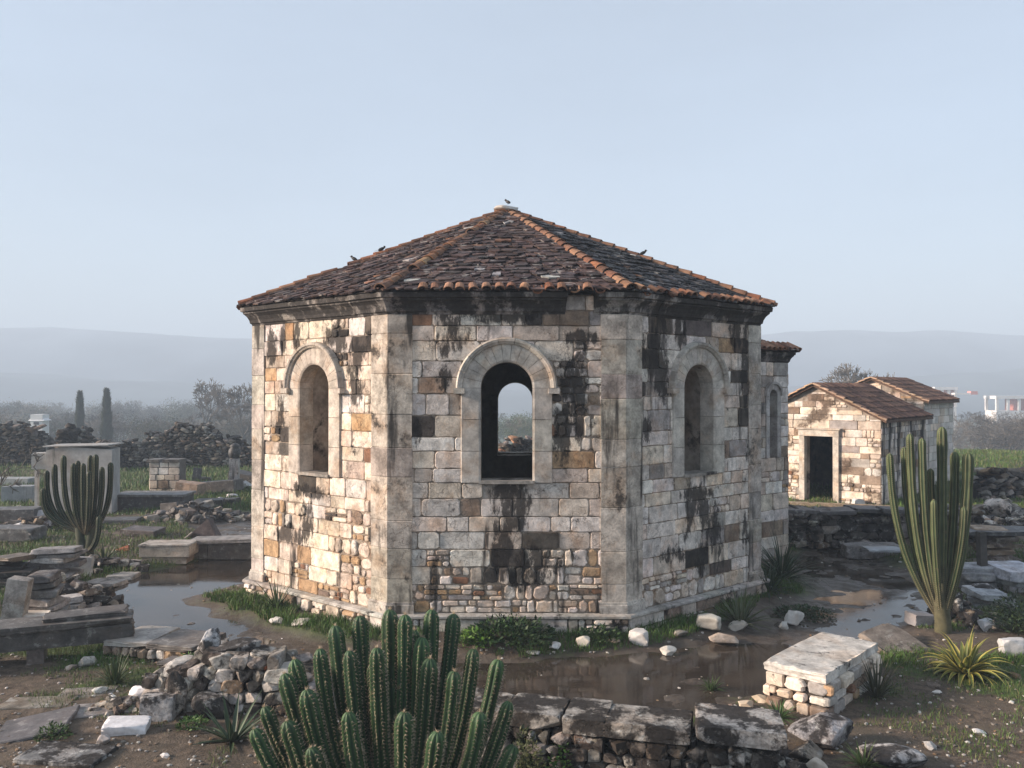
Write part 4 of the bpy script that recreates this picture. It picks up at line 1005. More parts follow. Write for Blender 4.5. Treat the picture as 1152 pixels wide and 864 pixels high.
# carved block and bench behind
bl = thing('carved_block', (*G(184, 634)[:2], 0), 'long pale moulded stone block lit warm on its end, beside the left path', 'block')
bx, by, _ = G(184, 634)
m = M(); slab_mesh(m, (bx, by + .3, -.02), (1.0, .55, .16), .04, 0, 0, (.40, .34, .28), .03); m.build('base_course', MT['altar'], bl)
m = M(); slab_mesh(m, (bx, by + .3, .14), (1.10, .62, .24), .04, 0, 0, (.44, .39, .33), .03); m.build('block_body', MT['altar'], bl)
m = M(); slab_mesh(m, (bx, by + .3, .38), (1.14, .66, .05), .04, 0, 0, (.36, .34, .31), .02); m.build('top_slab', MT['altar'], bl)
bx, by, _ = G(250, 629); bn = thing('stone_bench', (bx, by, 0), 'long dark stone bench slab on blocks beside the left corner of the chapel', 'bench')
m = M(); slab_mesh(m, (bx + .1, by + .3, .36), (1.9, .6, .09), -.0, 0, -.03, (.22, .21, .20), .03, div=6); m.build('seat_slab', MT['darkstone'], bn)
for k in (-.62, -.13, .36, .82): m = M(); slab_mesh(m, (bx + k, by + .32, -.03), (.5, .42, .38), 0, 0, 0, (.13, .115, .10), .05); m.build('support_block', MT['darkstone'], bn)

# ------------------------------------------------------------------ graveyard, left distance
def gx(px, py): x, y, _ = G(px, py); return x, y
x, y = gx(88, 578)   # white tomb
tb = thing('white_tomb', (x, y, 0), 'tall pale rendered tomb with a sloping top behind the left cactus', 'tomb')
m = M(); L, Rr = X(52, y), X(126, y)
v = [(L, y, 0), (Rr, y, 0), (Rr, y, Z(506, y)), (L + .5, y, Z(502, y)), (L, y, Z(507, y))]; v2 = [(a - .25, b + 1.1, c) for a, b, c in v]
m.add(np.array(v + v2), [(0, 1, 2, 3, 4), (9, 8, 7, 6, 5), (0, 5, 6, 1), (1, 6, 7, 2), (2, 7, 8, 3), (3, 8, 9, 4), (4, 9, 5, 0)], (.36, .36, .35)); m.build('tomb_body', MT['plaster'], tb)
m = M(); slab_mesh(m, ((L + Rr) / 2 - .1, y + .5, Z(502.5, y)), (2.08, 1.15, .045), .0, 0, -.02, (.33, .33, .32), .02); m.build('cap_slab', MT['plaster'], tb)
m = M(); m.box((X(44, y), y + .3, Z(519, y)), (.55, .5, .5), .1, (.42, .42, .40)); m.build('side_niche', MT['plaster'], tb)
m = M(); m.box((X(39, y), y + .15, Z(552, y)), (.09, .12, 1.45), 0, (.42, .42, .41)); m.build('corner_post', MT['plaster'], tb)
place_slab(18, 590, 1.3, .8, .4, 'dark box tomb with a flat lid at the left edge', (.10, .10, .10), 'darkstone', .05, name='box_tomb', cat='tomb')
place_slab(16, 612, 1.4, .7, .35, 'dark squared slab in front of the box tomb at the left edge', (.12, .12, .12), 'darkstone', -.05, name='grave_slab', cat='grave slab')
place_slab(10, 548, 2.2, .8, .3, 'low grey tomb beyond the box tomb at the left edge', (.28, .29, .29), 'plaster', 0, name='low_tomb', cat='tomb')
place_slab(25, 566, 1.0, .5, .55, 'squat grey grave block left of the white tomb post', (.28, .29, .30), 'plaster', .1, name='grave_block', cat='tomb')
for k, (px, py, w, h, lab) in enumerate(((30, 586, .40, .35, 'white broken lump of marble beside the box tomb'), (22, 598, .55, .22, 'long white rock in the grass left of the left cactus'), (47, 588, .40, .40, 'pale rounded boulder behind the left cactus stem'), (60, 583, .4, .3, 'second pale boulder right behind the left cactus'),
                                         (263, 607, .22, .17, 'small white pointed stone on the grass above the bench'), (275, 552, .55, .40, 'white rounded boulder against the chapel edge by the dark graves'), (262, 562, .5, .2, 'long pale rock in front of the white rounded boulder'), (248, 566, .35, .18, 'small pale rock at the left end of the long pale rock'))):
    place_rock(px, py, w, h, lab, (.5, .5, .5), 'white', seed=200 + k)
# pillar block
x, y = gx(184, 556); pm = M(); rr = random.Random(8); x0, x1 = X(168, y), X(202, y); hp = Z(520, y)
pt = thing('masonry_pillar', ((x0 + x1) / 2, y, 0), 'square pale masonry pillar standing in the grass beyond the dark long tomb', 'pillar')
pm.box(((x0 + x1) / 2, y + .35, hp / 2), (x1 - x0 - .04, .66, hp), 0, (.14, .13, .12))
face_blocks(pm, (x0, y + .03, 0), (1, 0), (0, -1), x1 - x0, 0, hp, palette([3, 5, 2, 1.5, 0, 0, 2]), rr, course=.26, wr=(.2, .34), dep=.03, gap=.02)
face_blocks(pm, (x0 + .03, y + .7, 0), (0, -1), (-1, 0), .68, 0, hp, palette([5, 4, 1, .5, 0, 0, 1]), rr, course=.5, wr=(.5, .7), dep=.03)
pm.build('masonry', MT['hut'], pt)
for q in (.13, .72): m = M(); m.box((x0 + (x1 - x0) * q, y + .33, hp + .05), (.44 if q < .5 else .6, .74, .10), 0, (.12, .11, .10)); m.build('cap_slab', MT['darkstone'], pt)
# dark long tomb
x, y = gx(166, 574); lt = thing('long_tomb', (x, y, 0), 'long black box tomb with a thin lid in the grass right of the left cactus', 'tomb')
w = 78 / F * y
m = M(); slab_mesh(m, (x, y + .5, -.03), (w, .95, .46), 0, 0, 0, (.07, .065, .065), .01, div=6); m.build('tomb_body', MT['darkstone'], lt)
m = M(); slab_mesh(m, (x, y + .5, .43), (w + .12, 1.1, .08), 0, 0, 0, (.16, .155, .15), .015, div=6); m.build('lid', MT['darkstone'], lt)
m = M(); m.box((x - w / 2 - .06, y + .1, .22), (.14, .12, .46), 0, (.45, .38, .33)); m.build('end_post', MT['altar'], lt)
place_slab(134, 590, 1.15, .7, .13, 'dark flat grave slab in the grass just right of the left cactus', (.10, .10, .10), 'darkstone', .08, name='grave_slab', cat='grave slab')
place_slab(162, 607, .95, .55, .20, 'brown black grave slab in the middle of the left grass', (.09, .075, .07), 'darkstone', -.08, .04, .03, name='grave_slab', cat='grave slab')
m = M(); x, y = gx(226, 607); v = [(x - .48, y, -.02), (x + .42, y + .05, -.02), (x + .40, y + .5, -.02), (x - .38, y + .45, -.02), (x + .12, y + .18, .52), (x + .2, y + .32, .5)]
m.add(v, [(0, 1, 4), (1, 2, 5, 4), (2, 3, 5), (3, 0, 4, 5), (3, 2, 1, 0)], (.10, .075, .07)); tag(m.build('broken_slab', MT['darkstone']), 'pointed dark broken slab leaning in the grass near the chapel', 'slab')
m = M(); x, y = gx(207, 608); slab_mesh(m, (x, y + .1, 0), (.5, .25, .05), .3, 0, -.7, (.22, .2, .18), .05); tag(m.build('broken_slab', MT['paver']), 'thin grey shard propped left of the pointed dark slab', 'slab')
# dark heap of slabs
rr = random.Random(44)
for k, (px, py, w, d, h, zb, lab) in enumerate(((212, 560, .9, .6, .5, 0, 'brownish block at the left end of the dark slab heap'), (238, 556, 2.2, .8, .42, 0, 'long black tomb box behind the dark slab heap'), (215, 581, .9, .6, .22, 0, 'black slab lying flat at the front of the slab heap'), (235, 574, 1.0, .7, .26, 0, 'tilted dark slab in the middle of the slab heap'), (255, 570, .9, .6, .2, 0, 'dark slab at the right end of the slab heap'), (196, 578, .6, .5, .3, 0, 'grey rough block at the left foot of the slab heap'), (276, 548, 1.2, .7, .5, 0, 'black grave block half hidden behind the chapel corner'))):
    place_slab(px, py, w, d, h, lab, (.30, .22, .17) if k == 0 else rr.choice(DARKC), 'darkstone' if k else 'altar', rr.uniform(-.3, .3), rr.uniform(-.08, .12), rr.uniform(-.15, .15), name='tomb_slab', cat='slab')
m = M(); x, y = gx(221, 543); slab_mesh(m, (x, y, 0), (.34, .12, .62), .1, -.1, .1, (.06, .06, .06), .12); tag(m.build('headstone', MT['darkstone']), 'small dark pointed headstone standing on the grass beyond the slab heap', 'headstone')
m = M(); x, y = gx(231, 544); slab_mesh(m, (x, y, 0), (.34, .2, .28), .1, -.1, .1, (.06, .06, .06), .12); tag(m.build('headstone', MT['darkstone']), 'low dark stump at the right foot of the pointed headstone', 'headstone')
x, y = gx(264, 552); up = thing('urn_pillar', (x, y, 0), 'slim pale pillar topped by a dark urn at the left edge of the chapel', 'pillar')
m = M(); m.box((x, y, .62), (.33, .33, 1.24), .1, (.36, .34, .33)); m.build('shaft', MT['plain'], up)
m = M(); K = 12; pr = [(.10, 0), (.2, .05), (.24, .2), (.22, .34), (.15, .42), (.19, .47), (.12, .55), (0.01, .6)]
m.add([(x + r * cos(2 * pi * k / K), y + r * sin(2 * pi * k / K), 1.24 + h) for r, h in pr for k in range(K)], [(i * K + k, i * K + (k + 1) % K, (i + 1) * K + (k + 1) % K, (i + 1) * K + k) for i in range(len(pr) - 1) for k in range(K)], (.05, .05, .05)); m.build('urn', MT['darkstone'], up, smooth=True)
m = M(); x, y = gx(136, 622); slab_mesh(m, (x, y, 0), (.42, .3, .06), .2, .5, -.3, (.26, .10, .06), .1); tag(m.build('tile_fragment', MT['terra']), 'curved red tile piece in the grass right of the left cactus', 'tile')

# ------------------------------------------------------------------ right side stones
st = stack('stack of thin brown slabs under a dark lid right of the tall cactus', 1118, 640, 1.1, .8, 7, .10, [(.22, .17, .13), (.28, .22, .17), (.18, .15, .13)], .1, 9, 'paver')
place_slab(1118, 606, 2.0, .9, .09, 'long dark lid slab over the brown slab stack at the right', (.07, .07, .075), 'darkstone', .02, 0, .0, zb=.66, name='lid_slab')
stack('pale squared slab stack behind the leaning post at the right', 1095, 668, .9, .8, 3, .18, [(.40, .40, .41), (.30, .30, .31)], .05, 10, 'paver')
stack('bluish flat slabs at the right edge above the yellow agave', 1140, 672, .9, .8, 3, .15, [(.42, .44, .47), (.2, .2, .2)], .1, 12, 'paver')
stack('pair of bluish slabs just left of the slabs at the right edge', 1114, 690, .7, .6, 3, .13, [(.38, .40, .43), (.15, .15, .15)], -.1, 13, 'paver')
place_slab(980, 628, 1.35, .55, .30, 'long grey stone block on the path below the dark dry wall', (.20, .19, .185), 'paver', -.04, name='stone_block', cat='block')
place_slab(992, 620, .85, .5, .06, 'bluish flat slab on top of the long grey block', (.34, .36, .38), 'white', -.04, 0, 0, zb=.29)
place_rock(965, 571, .40, .28, 'white squared stone on the dark dry wall beside the hut', WH, 'white', seed=90, boxy=.7)
m = M(); x, y, _ = G(1106, 664); slab_mesh(m, (x, y, 0), (.14, .12, 1.15), .2, 0, -.05, (.06, .055, .05), .06); tag(m.build('wooden_post', MT['wood']), 'thin dark post leaning beside the tall right cactus', 'post')
pile = thing('rubble_pile', (7.6, 14.0, 0), 'heap of grey rubble behind the yellow agave', 'rubble'); m = M(); rr = random.Random(3)
for k in range(60):
    a = rr.uniform(0, 6.28); r = rr.random() ** .6; h = (1 - r) * .5; put_rock(m, (7.45 + cos(a) * r * .65, 14.1 + sin(a) * r * .6, h * rr.uniform(.5, 1)), (rr.uniform(.08, .18), rr.uniform(.08, .15), rr.uniform(.05, .1)), jit(rr.choice(RUBC + DARKC), .2), a, .2, .2, 3, .3, rr)
m.build('stones', MT['lichen'], pile)
place_rock(1103, 683, .5, .5, 'grey curved boulder on top of the rubble heap at the right', (.32, .31, .31), 'lichen', seed=91)
for k, (px, py, w, h, lab, c) in enumerate(((1125, 588, .9, .7, 'large white and brown boulder in the right distance', (.5, .46, .42)), (1148, 592, .7, .5, 'dark lichened boulder at the right edge beside the large white boulder', (.18, .17, .16)), (1105, 594, .6, .3, 'small tan boulder left of the large white boulder in the right distance', (.40, .28, .20)), (1102, 558, .9, .5, 'white rock right of the tall cactus tips', (.5, .49, .47)), (1135, 556, .9, .55, 'white rock heap piece at the far right', (.48, .47, .46)),
                                        (1148, 548, 1.0, .45, 'flat pale rock at the far right edge', (.42, .42, .42)))):
    place_rock(px, py, w, h, lab, c, 'lichen', seed=300 + k, dpt=w * .8)
place_slab(1110, 556, .65, .3, .72, 'dark upright grave stone right of the tall cactus', (.05, .055, .06), 'darkstone', .1, name='headstone', cat='headstone')
ruin('low tumbled wall of pale and brown stone in the right distance', 1095, 1165, [(1095, 541), (1120, 533), (1140, 531), (1165, 536)], 562, RUBC + DARKC, .9, .35, 15)
ruin('line of pale rubble crossing the grass right of the tall cactus', 1070, 1165, [(1070, 573), (1100, 570), (1165, 572)], 582, RUBC, .7, .3, 16)

# ------------------------------------------------------------------ cacti
def bez(p, t):
    q = [np.array(a, float) for a in p]
    while len(q) > 1: q = [q[i] * (1 - t) + q[i + 1] * t for i in range(len(q) - 1)]
    return q[0]
def cactus_stem(parent, ctrl, r, ribs, rr, col=(.030, .060, .024), crest=(.085, .125, .045), spl=.022, dark=1., nseg=34, spn=True, sw=.0018):
    m = M(); s = M(); pts = [bez(ctrl, 1 - (1 - k / nseg) ** 1.7) for k in range(nseg + 1)]
    L = sum(np.linalg.norm(pts[i + 1] - pts[i]) for i in range(nseg)); acc = 0; K = ribs * 4; v = []; c = []; ph = rr.uniform(0, 6)
    side = None
    lens = [0.]
    for i in range(nseg): lens.append(lens[-1] + np.linalg.norm(pts[i + 1] - pts[i]))
    frames = []
    for i, p in enumerate(pts):
        t = pts[min(i + 1, nseg)] - pts[max(i - 1, 0)]; t /= np.linalg.norm(t)
        if side is None: side = np.cross(t, (0.31, .95, .1)); 
        side = side - t * side.dot(t); side /= np.linalg.norm(side); b = np.cross(t, side)
        rem = L - lens[i]; rad = r * (sqrt(max(0, 1 - (1 - min(1, rem / (r * 1.5))) ** 2)) if rem < r * 1.5 else 1) * (.78 + .22 * min(1, lens[i] / (L * .4)))
        rad *= 1 + .05 * sin(lens[i] * 9 + ph)
        rad = max(rad, .002); frames.append((p, side, b, rad, t))
        for k in range(K):
            a = 2 * pi * k / K; j = k % 4; rk = (1.0, .84, .66, .84)[j] * rad
            v.append(p + (side * cos(a) + b * sin(a)) * rk)
            f = (1, .3, 0, .3)[j]; tip = max(0, 1 - rem / .25) * .35; ck = max(0, 1 - lens[i] / (L * .30)) * .75; cq = [col[q] * (1 - f) * (.75 if j == 2 else 1) + crest[q] * f + tip * crest[q] * .8 for q in range(3)]; c.append([cq[q] * (1 - ck) + (.13, .10, .065)[q] * ck for q in range(3)])
    f = [(i * K + k, i * K + (k + 1) % K, (i + 1) * K + (k + 1) % K, (i + 1) * K + k) for i in range(nseg) for k in range(K)]; f.append(tuple(nseg * K + k for k in range(K)))
    m.add(v, f, c); st = m.build('stem', MT['cactus'], parent, smooth=True)
    if spn:
        sp = .032; n = int(L / sp); vv = []; ff = []
        for q in range(2, n):
            l = q * sp; i = min(nseg - 1, int(np.searchsorted(lens, l)) - 1); fr = (l - lens[i]) / max(1e-6, lens[i + 1] - lens[i])
            p = frames[i][0] * (1 - fr) + frames[i + 1][0] * fr; rad = frames[i][3] * (1 - fr) + frames[i + 1][3] * fr; side, b, t = frames[i][1], frames[i][2], frames[i][4]
            for k in range(ribs):
                a = 2 * pi * k / ribs; o = side * cos(a) + b * sin(a); w = np.cross(o, t); base = p + o * rad * .985
                for _ in range(4):
                    d = o * rr.uniform(.5, 1) + w * rr.uniform(-.9, .9) + t * rr.uniform(-.6, .7); d = d / np.linalg.norm(d) * spl * rr.uniform(.6, 1.3); x = np.cross(d, t + .3 * w); x = x / np.linalg.norm(x) * sw
                    i0 = len(vv); vv += [base + x, base - x, base + d]; ff.append((i0, i0 + 1, i0 + 2))
                i0 = len(vv); vv += [base + w * .006 + o * .002, base - w * .006 + o * .002, base + t * .007 + o * .003, base - t * .006 + o * .003]; ff += [(i0, i0 + 2, i0 + 1), (i0, i0 + 1, i0 + 3)]
        top = frames[-1][0]; tt = frames[-1][4]
        for _ in range(46):
            d = tt + np.array([rr.gauss(0, .7) for _ in range(3)]); d = d / np.linalg.norm(d) * spl * rr.uniform(.7, 1.5); x = np.cross(d, (.3, .5, .2)); x = x / np.linalg.norm(x) * sw * 1.3; o = top - tt * rr.uniform(0, r * .5)
            i0 = len(vv); vv += [o + x, o - x, o + d]; ff.append((i0, i0 + 1, i0 + 2))
        s.add(np.array(vv), ff, (.4, .3, .2)); s.build('spines', MT['spine'], st)
    return st
rr = random.Random(77)
big = thing('clumping_cactus', (X(445, 7.5), 7.5, 0), 'large dark green clump of spiny ribbed cactus stems in the foreground', 'cactus')
tips = [(438.6, 685, .1), (456, 691, .0), (486, 685, .15), (511, 690, .2), (405, 692, .2), (377, 703, .15), (360, 729, -.05), (331, 741, .05), (320, 757, -.1), (393, 731, -.1), (424, 728, -.42), (475, 716, .0), (484, 740, -.35), (511, 754, -.4),
        (533, 729, -.0), (561, 741, -.1), (573, 788, -.35), (492, 822, -.75), (579, 837, -.5), (323, 810, -.55), (286, 819, -.5), (298, 794, -.3), (345, 775, -.4), (540, 800, -.5), (455, 800, -.7), (392, 800, -.65), (466, 708, .3), (420, 745, .1), (350, 840, -.7)]
for (px, py, dy) in tips:
    d = 7.55 + dy; tp = np.array([X(px, d), d, Z(py, d)]); bc = np.array([X(447, 7.5), 7.5, .02]); out = tp - bc; out[2] = 0
    b0 = bc + out * .22 + np.array([rr.uniform(-.06, .06), rr.uniform(-.06, .06), 0]); c1 = bc + out * .70; c1[2] = tp[2] * .18; c2 = tp.copy(); c2[2] = tp[2] * .58; c2[:2] = tp[:2] - out[:2] * rr.uniform(.08, .18)
    cactus_stem(big, [b0, c1, c2, tp], rr.uniform(.062, .082), rr.choice((7, 8)), rr, jit((.013, .040, .021), .22, rr), jit((.050, .090, .034), .22, rr), spl=.034, sw=.0024)
rr = random.Random(78)
x0, y0, _ = G(1060, 716)
rc = thing('columnar_cactus', (x0, y0, 0), 'tall many armed columnar cactus with a woody stem at the right', 'cactus')
for (px, py, dy, r) in ((1000.7, 510, .1, .070), (1017, 503, .15, .072), (1023.5, 488, .0, .078), (1037, 493, -.05, .080), (1059.7, 480, .05, .098), (1046.6, 527, .2, .075), (1074, 508, .15, .088), (1089, 509, .0, .105), (1050, 562, -.35, .062), (1084, 570, -.35, .068)):
    d = y0 + dy; tp = np.array([X(px, d), d, Z(py, d)]); bc = np.array([x0 - .02, y0, .35]); o = (tp - bc) * np.array([1, 1, 0])
    b0 = bc + o * .10; c1 = bc + o * .45; c1[2] = .8; c2 = bc + o * .92; c2[2] = 1.35; c3 = tp.copy(); c3[2] = tp[2] * .75 + .2; c3[:2] -= o[:2] * .02
    cactus_stem(rc, [b0, c1, c2, c3, tp], r * .78, 7, rr, jit((.026, .050, .024), .12, rr), jit((.10, .115, .045), .12, rr), spl=.016, nseg=30)
def tube(m, pts, rads, K=8, col=(.2, .15, .1)):
    v = []; 
    for i, p in enumerate(pts):
        t = np.array(pts[min(i + 1, len(pts) - 1)], float) - np.array(pts[max(0, i - 1)], float); t /= np.linalg.norm(t) + 1e-9; s = np.cross(t, (.3, .9, .2)); s /= np.linalg.norm(s); b = np.cross(t, s)
        for k in range(K): a = 2 * pi * k / K; v.append(np.array(p) + (s * cos(a) + b * sin(a)) * rads[i])
    m.add(v, [(i * K + k, i * K + (k + 1) % K, (i + 1) * K + (k + 1) % K, (i + 1) * K + k) for i in range(len(pts) - 1) for k in range(K)] + [tuple(range((len(pts) - 1) * K, len(pts) * K))], col)
m = M(); tube(m, [(x0, y0, -.05), (x0 + .0, y0, .25), (x0 - .05, y0, .55), (x0 - .06, y0, .85)], [.13, .12, .12, .08], 12, (.085, .080, .045)); m.build('trunk', MT['bark'], rc, smooth=True)
rr = random.Random(79); x0, y0, _ = G(97, 640)
lc = thing('columnar_cactus', (x0, y0, 0), 'dark candelabra cactus standing among slabs in the left grass', 'cactus')
for (px, py, dy) in ((49, 549, 0), (53, 529, .1), (62, 522, .1), (72, 512, .0), (83, 521, -.2), (88, 518, .3), (94, 521, -.25), (102, 512, .2), (108, 511, .0), (115, 525, -.1), (124.5, 520, .1), (112, 580, -.3), (101, 530, -.35)):
    d = y0 + dy; tp = np.array([X(px, d), d, Z(py, d)]); bc = np.array([x0, y0, (.78 if py < 570 else .4)]); o = (tp - bc) * np.array([1, 1, 0])
    b0 = bc + o * .08; c1 = bc + o * .85; c1[2] = 1.05 if py < 570 else .5; c2 = bc + o * 1.03; c2[2] = tp[2] * .55 + .2; c3 = tp.copy(); c3[2] -= .3
    cactus_stem(lc, [b0, c1, c2, tp], .060, 7, rr, jit((.014, .026, .016), .12, rr), jit((.030, .045, .024), .12, rr), spl=.016, nseg=26)
for q in (-.10, .09):
    m = M(); tube(m, [(x0 + q * 1.2, y0, -.05), (x0 + q * .8, y0, .4), (x0 + q * 1.5, y0, .9)], [.10, .10, .085], 10, (.05, .055, .035)); m.build('trunk', MT['bark'], lc, smooth=True)

# ------------------------------------------------------------------ agaves and leafy plants
def agave(px, py, n, L, w, label, col, edge, seed, up=.6, name='agave', cat='agave', droop=.9, loc=None):
    rr = random.Random(seed); x, y, _ = G(px, py) if loc is None else (*loc, 0); z = tz(x, y) - .02; m = M()
    for k in range(n):
        a = k * 2.399 + rr.uniform(-.2, .2); e = radians(88 - 78 * ((k + .5) / n) ** up + rr.uniform(-8, 8)); l = L * rr.uniform(.75, 1.1); seg = 9; p = np.array([x + cos(a) * .04, y + sin(a) * .04, z + .03]); v = []; c = []
        tw = rr.uniform(-.3, .3); cc = jit(col, .25, rr)
        for s in range(seg + 1):
            t = s / seg; hd = np.array([cos(a), sin(a), 0]); dr = hd * cos(e) + np.array([0, 0, 1]) * sin(e)
            sd = np.cross(dr, (0, 0, 1)); sd /= np.linalg.norm(sd) + 1e-9; nn = np.cross(sd, dr)
            ww = w * (sin(pi * min(1, .25 + t * .75)) ** .8) * (1 - t ** 3) * .5 + .001
            v += [p - sd * ww, p - sd * ww * .55 - nn * ww * .3, p - nn * ww * .42, p + sd * ww * .55 - nn * ww * .3, p + sd * ww]; c += [edge, cc, cc, cc, edge]
            p = p + dr * l / seg; e -= droop * rr.uniform(.6, 1.2) / seg * (t + .2) * 2 * (cos(e) + .15)
        f = [(i * 5 + j, i * 5 + j + 1, i * 5 + j + 6, i * 5 + j + 5) for i in range(seg) for j in range(4)]; m.add(v, f, c)
    return tag(m.build(name, MT['agave'], smooth=True), label, cat)
agave(1084, 762, 64, .66, .085, 'green agave with yellow leaf edges under the tall right cactus', (.10, .12, .028), (.40, .33, .09), 1, .55, droop=1.2)
agave(833, 703, 46, .66, .045, 'dark narrow leaved agave at the right chapel wall', (.055, .075, .035), (.12, .13, .07), 2, .6, droop=.5)
agave(262, 838, 26, .55, .05, 'dark spiky agave between the dry stone wall and the large cactus', (.035, .060, .028), (.07, .09, .05), 3, .5, droop=.3)
agave(985, 785, 44, .62, .025, 'withered grey green rosette sprawling beside the altar', (.045, .05, .028), (.09, .085, .05), 4, 1.3, name='withered_plant', cat='plant', droop=.9)
agave(118, 636, 26, .5, .05, 'small dark agave right of the left cactus foot', (.03, .05, .022), (.06, .08, .04), 5, .6, droop=.6)
agave(312, 690, 34, .62, .03, 'tuft of narrow leaves against the left chapel plinth', (.04, .065, .022), (.06, .085, .03), 6, .6, name='leafy_plant', cat='plant', droop=.7)
agave(879, 655, 110, 1.05, .035, 'dark grassy bush at the right corner of the chapel', (.022, .042, .018), (.035, .06, .025), 7, .7, name='leafy_bush', cat='bush', droop=1.0)
agave(864, 672, 60, .7, .035, 'smaller dark tuft in front of the bush at the right chapel corner', (.022, .045, .02), (.035, .06, .025), 8, .7, name='leafy_bush', cat='bush', droop=1.0)
def leafy(px, py, w, h, n, label, col, seed, ls=.035, name='leafy_plant', loc=None, cat='plant'):
    rr = random.Random(seed); x, y, _ = G(px, py) if loc is None else (*loc, 0); z = tz(x, y); vv = []; ff = []; cc = []
    for k in range(n):
        a = rr.uniform(0, 6.28); r = rr.random() ** .6; hz = (1 - r * r * .7) * h * rr.uniform(.25, 1)
        p = np.array([x + cos(a) * r * w / 2, y + sin(a) * r * w / 2, z + hz]); d = np.array([cos(a) * r + rr.uniform(-.8, .8), sin(a) * r + rr.uniform(-.8, .8), rr.uniform(-.2, .9)]); d /= np.linalg.norm(d); s = np.cross(d, (rr.uniform(-1, 1), rr.uniform(-1, 1), 1)); s /= np.linalg.norm(s); l = ls * rr.uniform(.6, 1.5)
        i = len(vv); vv += [p, p + d * l + s * l * .45, p + d * l * 2.1, p + d * l - s * l * .45]; ff.append((i, i + 1, i + 2, i + 3)); c = jit(col, .35, rr); cc += [c] * 4
        if k % 4 == 0:
            i = len(vv); b = np.array([x + (p[0] - x) * .3, y + (p[1] - y) * .3, z]); vv += [b - s * .003, b + s * .003, p]; ff.append((i, i + 1, i + 2)); cc += [(.03, .04, .015)] * 3
    m = M(); m.add(np.array(vv), ff, np.array(cc)); return tag(m.build(name, MT['leaf']), label, cat)
leafy(575, 724, 1.35, .34, 1500, 'dark leafy clump against the front plinth, right of the large cactus', (.022, .050, .014), 1)
leafy(535, 729, .6, .22, 500, 'bright green weed clump at the puddle edge beside the large cactus tips', (.07, .14, .02), 2)
leafy(675, 722, .7, .20, 450, 'low weeds against the plinth under the right pilaster', (.03, .06, .018), 3)
leafy(212, 765, .42, .32, 500, 'bright green bush growing beside the rubble platform', (.045, .11, .018), 4, .022)
leafy(217, 826, .32, .14, 300, 'low green weed at the foot of the dry stone wall', (.045, .10, .018), 5, .02)
leafy(60, 838, .34, .18, 300, 'green weed tuft beside the tilted slate at lower left', (.035, .07, .015), 6, .02)
leafy(636, 862, .30, .38, 420, 'green weed growing out of the face of the low wall', (.04, .09, .018), 7, .02, loc=(.5, 8.42))
leafy(580, 846, .40, .55, 600, 'dry brown green bush between the large cactus and the low wall', (.06, .07, .025), 8, .02, loc=(.12, 8.3))
leafy(1140, 715, .9, .6, 1200, 'dark green bush at the right edge above the yellow agave', (.025, .045, .018), 9, .03)
leafy(905, 690, 1.0, .14, 900, 'low dark weeds around the round white stone', (.022, .045, .015), 10, .025)
agave(970, 862, 50, .26, .018, 'bright grassy tuft in front of the large lichened boulder', (.07, .11, .03), (.09, .13, .04), 9, .6, name='grass_tuft', cat='plant', droop=.6)
agave(875, 808, 60, .26, .014, 'green grass tuft at the foot of the altar', (.05, .10, .025), (.06, .11, .03), 10, .7, name='grass_tuft', cat='plant', droop=.8)
agave(800, 772, 40, .2, .012, 'green grass tuft standing in the puddle', (.04, .07, .02), (.05, .08, .025), 11, 1.1, name='grass_tuft', cat='plant', droop=.8)
agave(130, 775, 90, .45, .014, 'long flattened grass tuft in front of the rubble platform', (.05, .075, .028), (.06, .085, .03), 12, 1.2, name='grass_tuft', cat='plant', droop=.9)

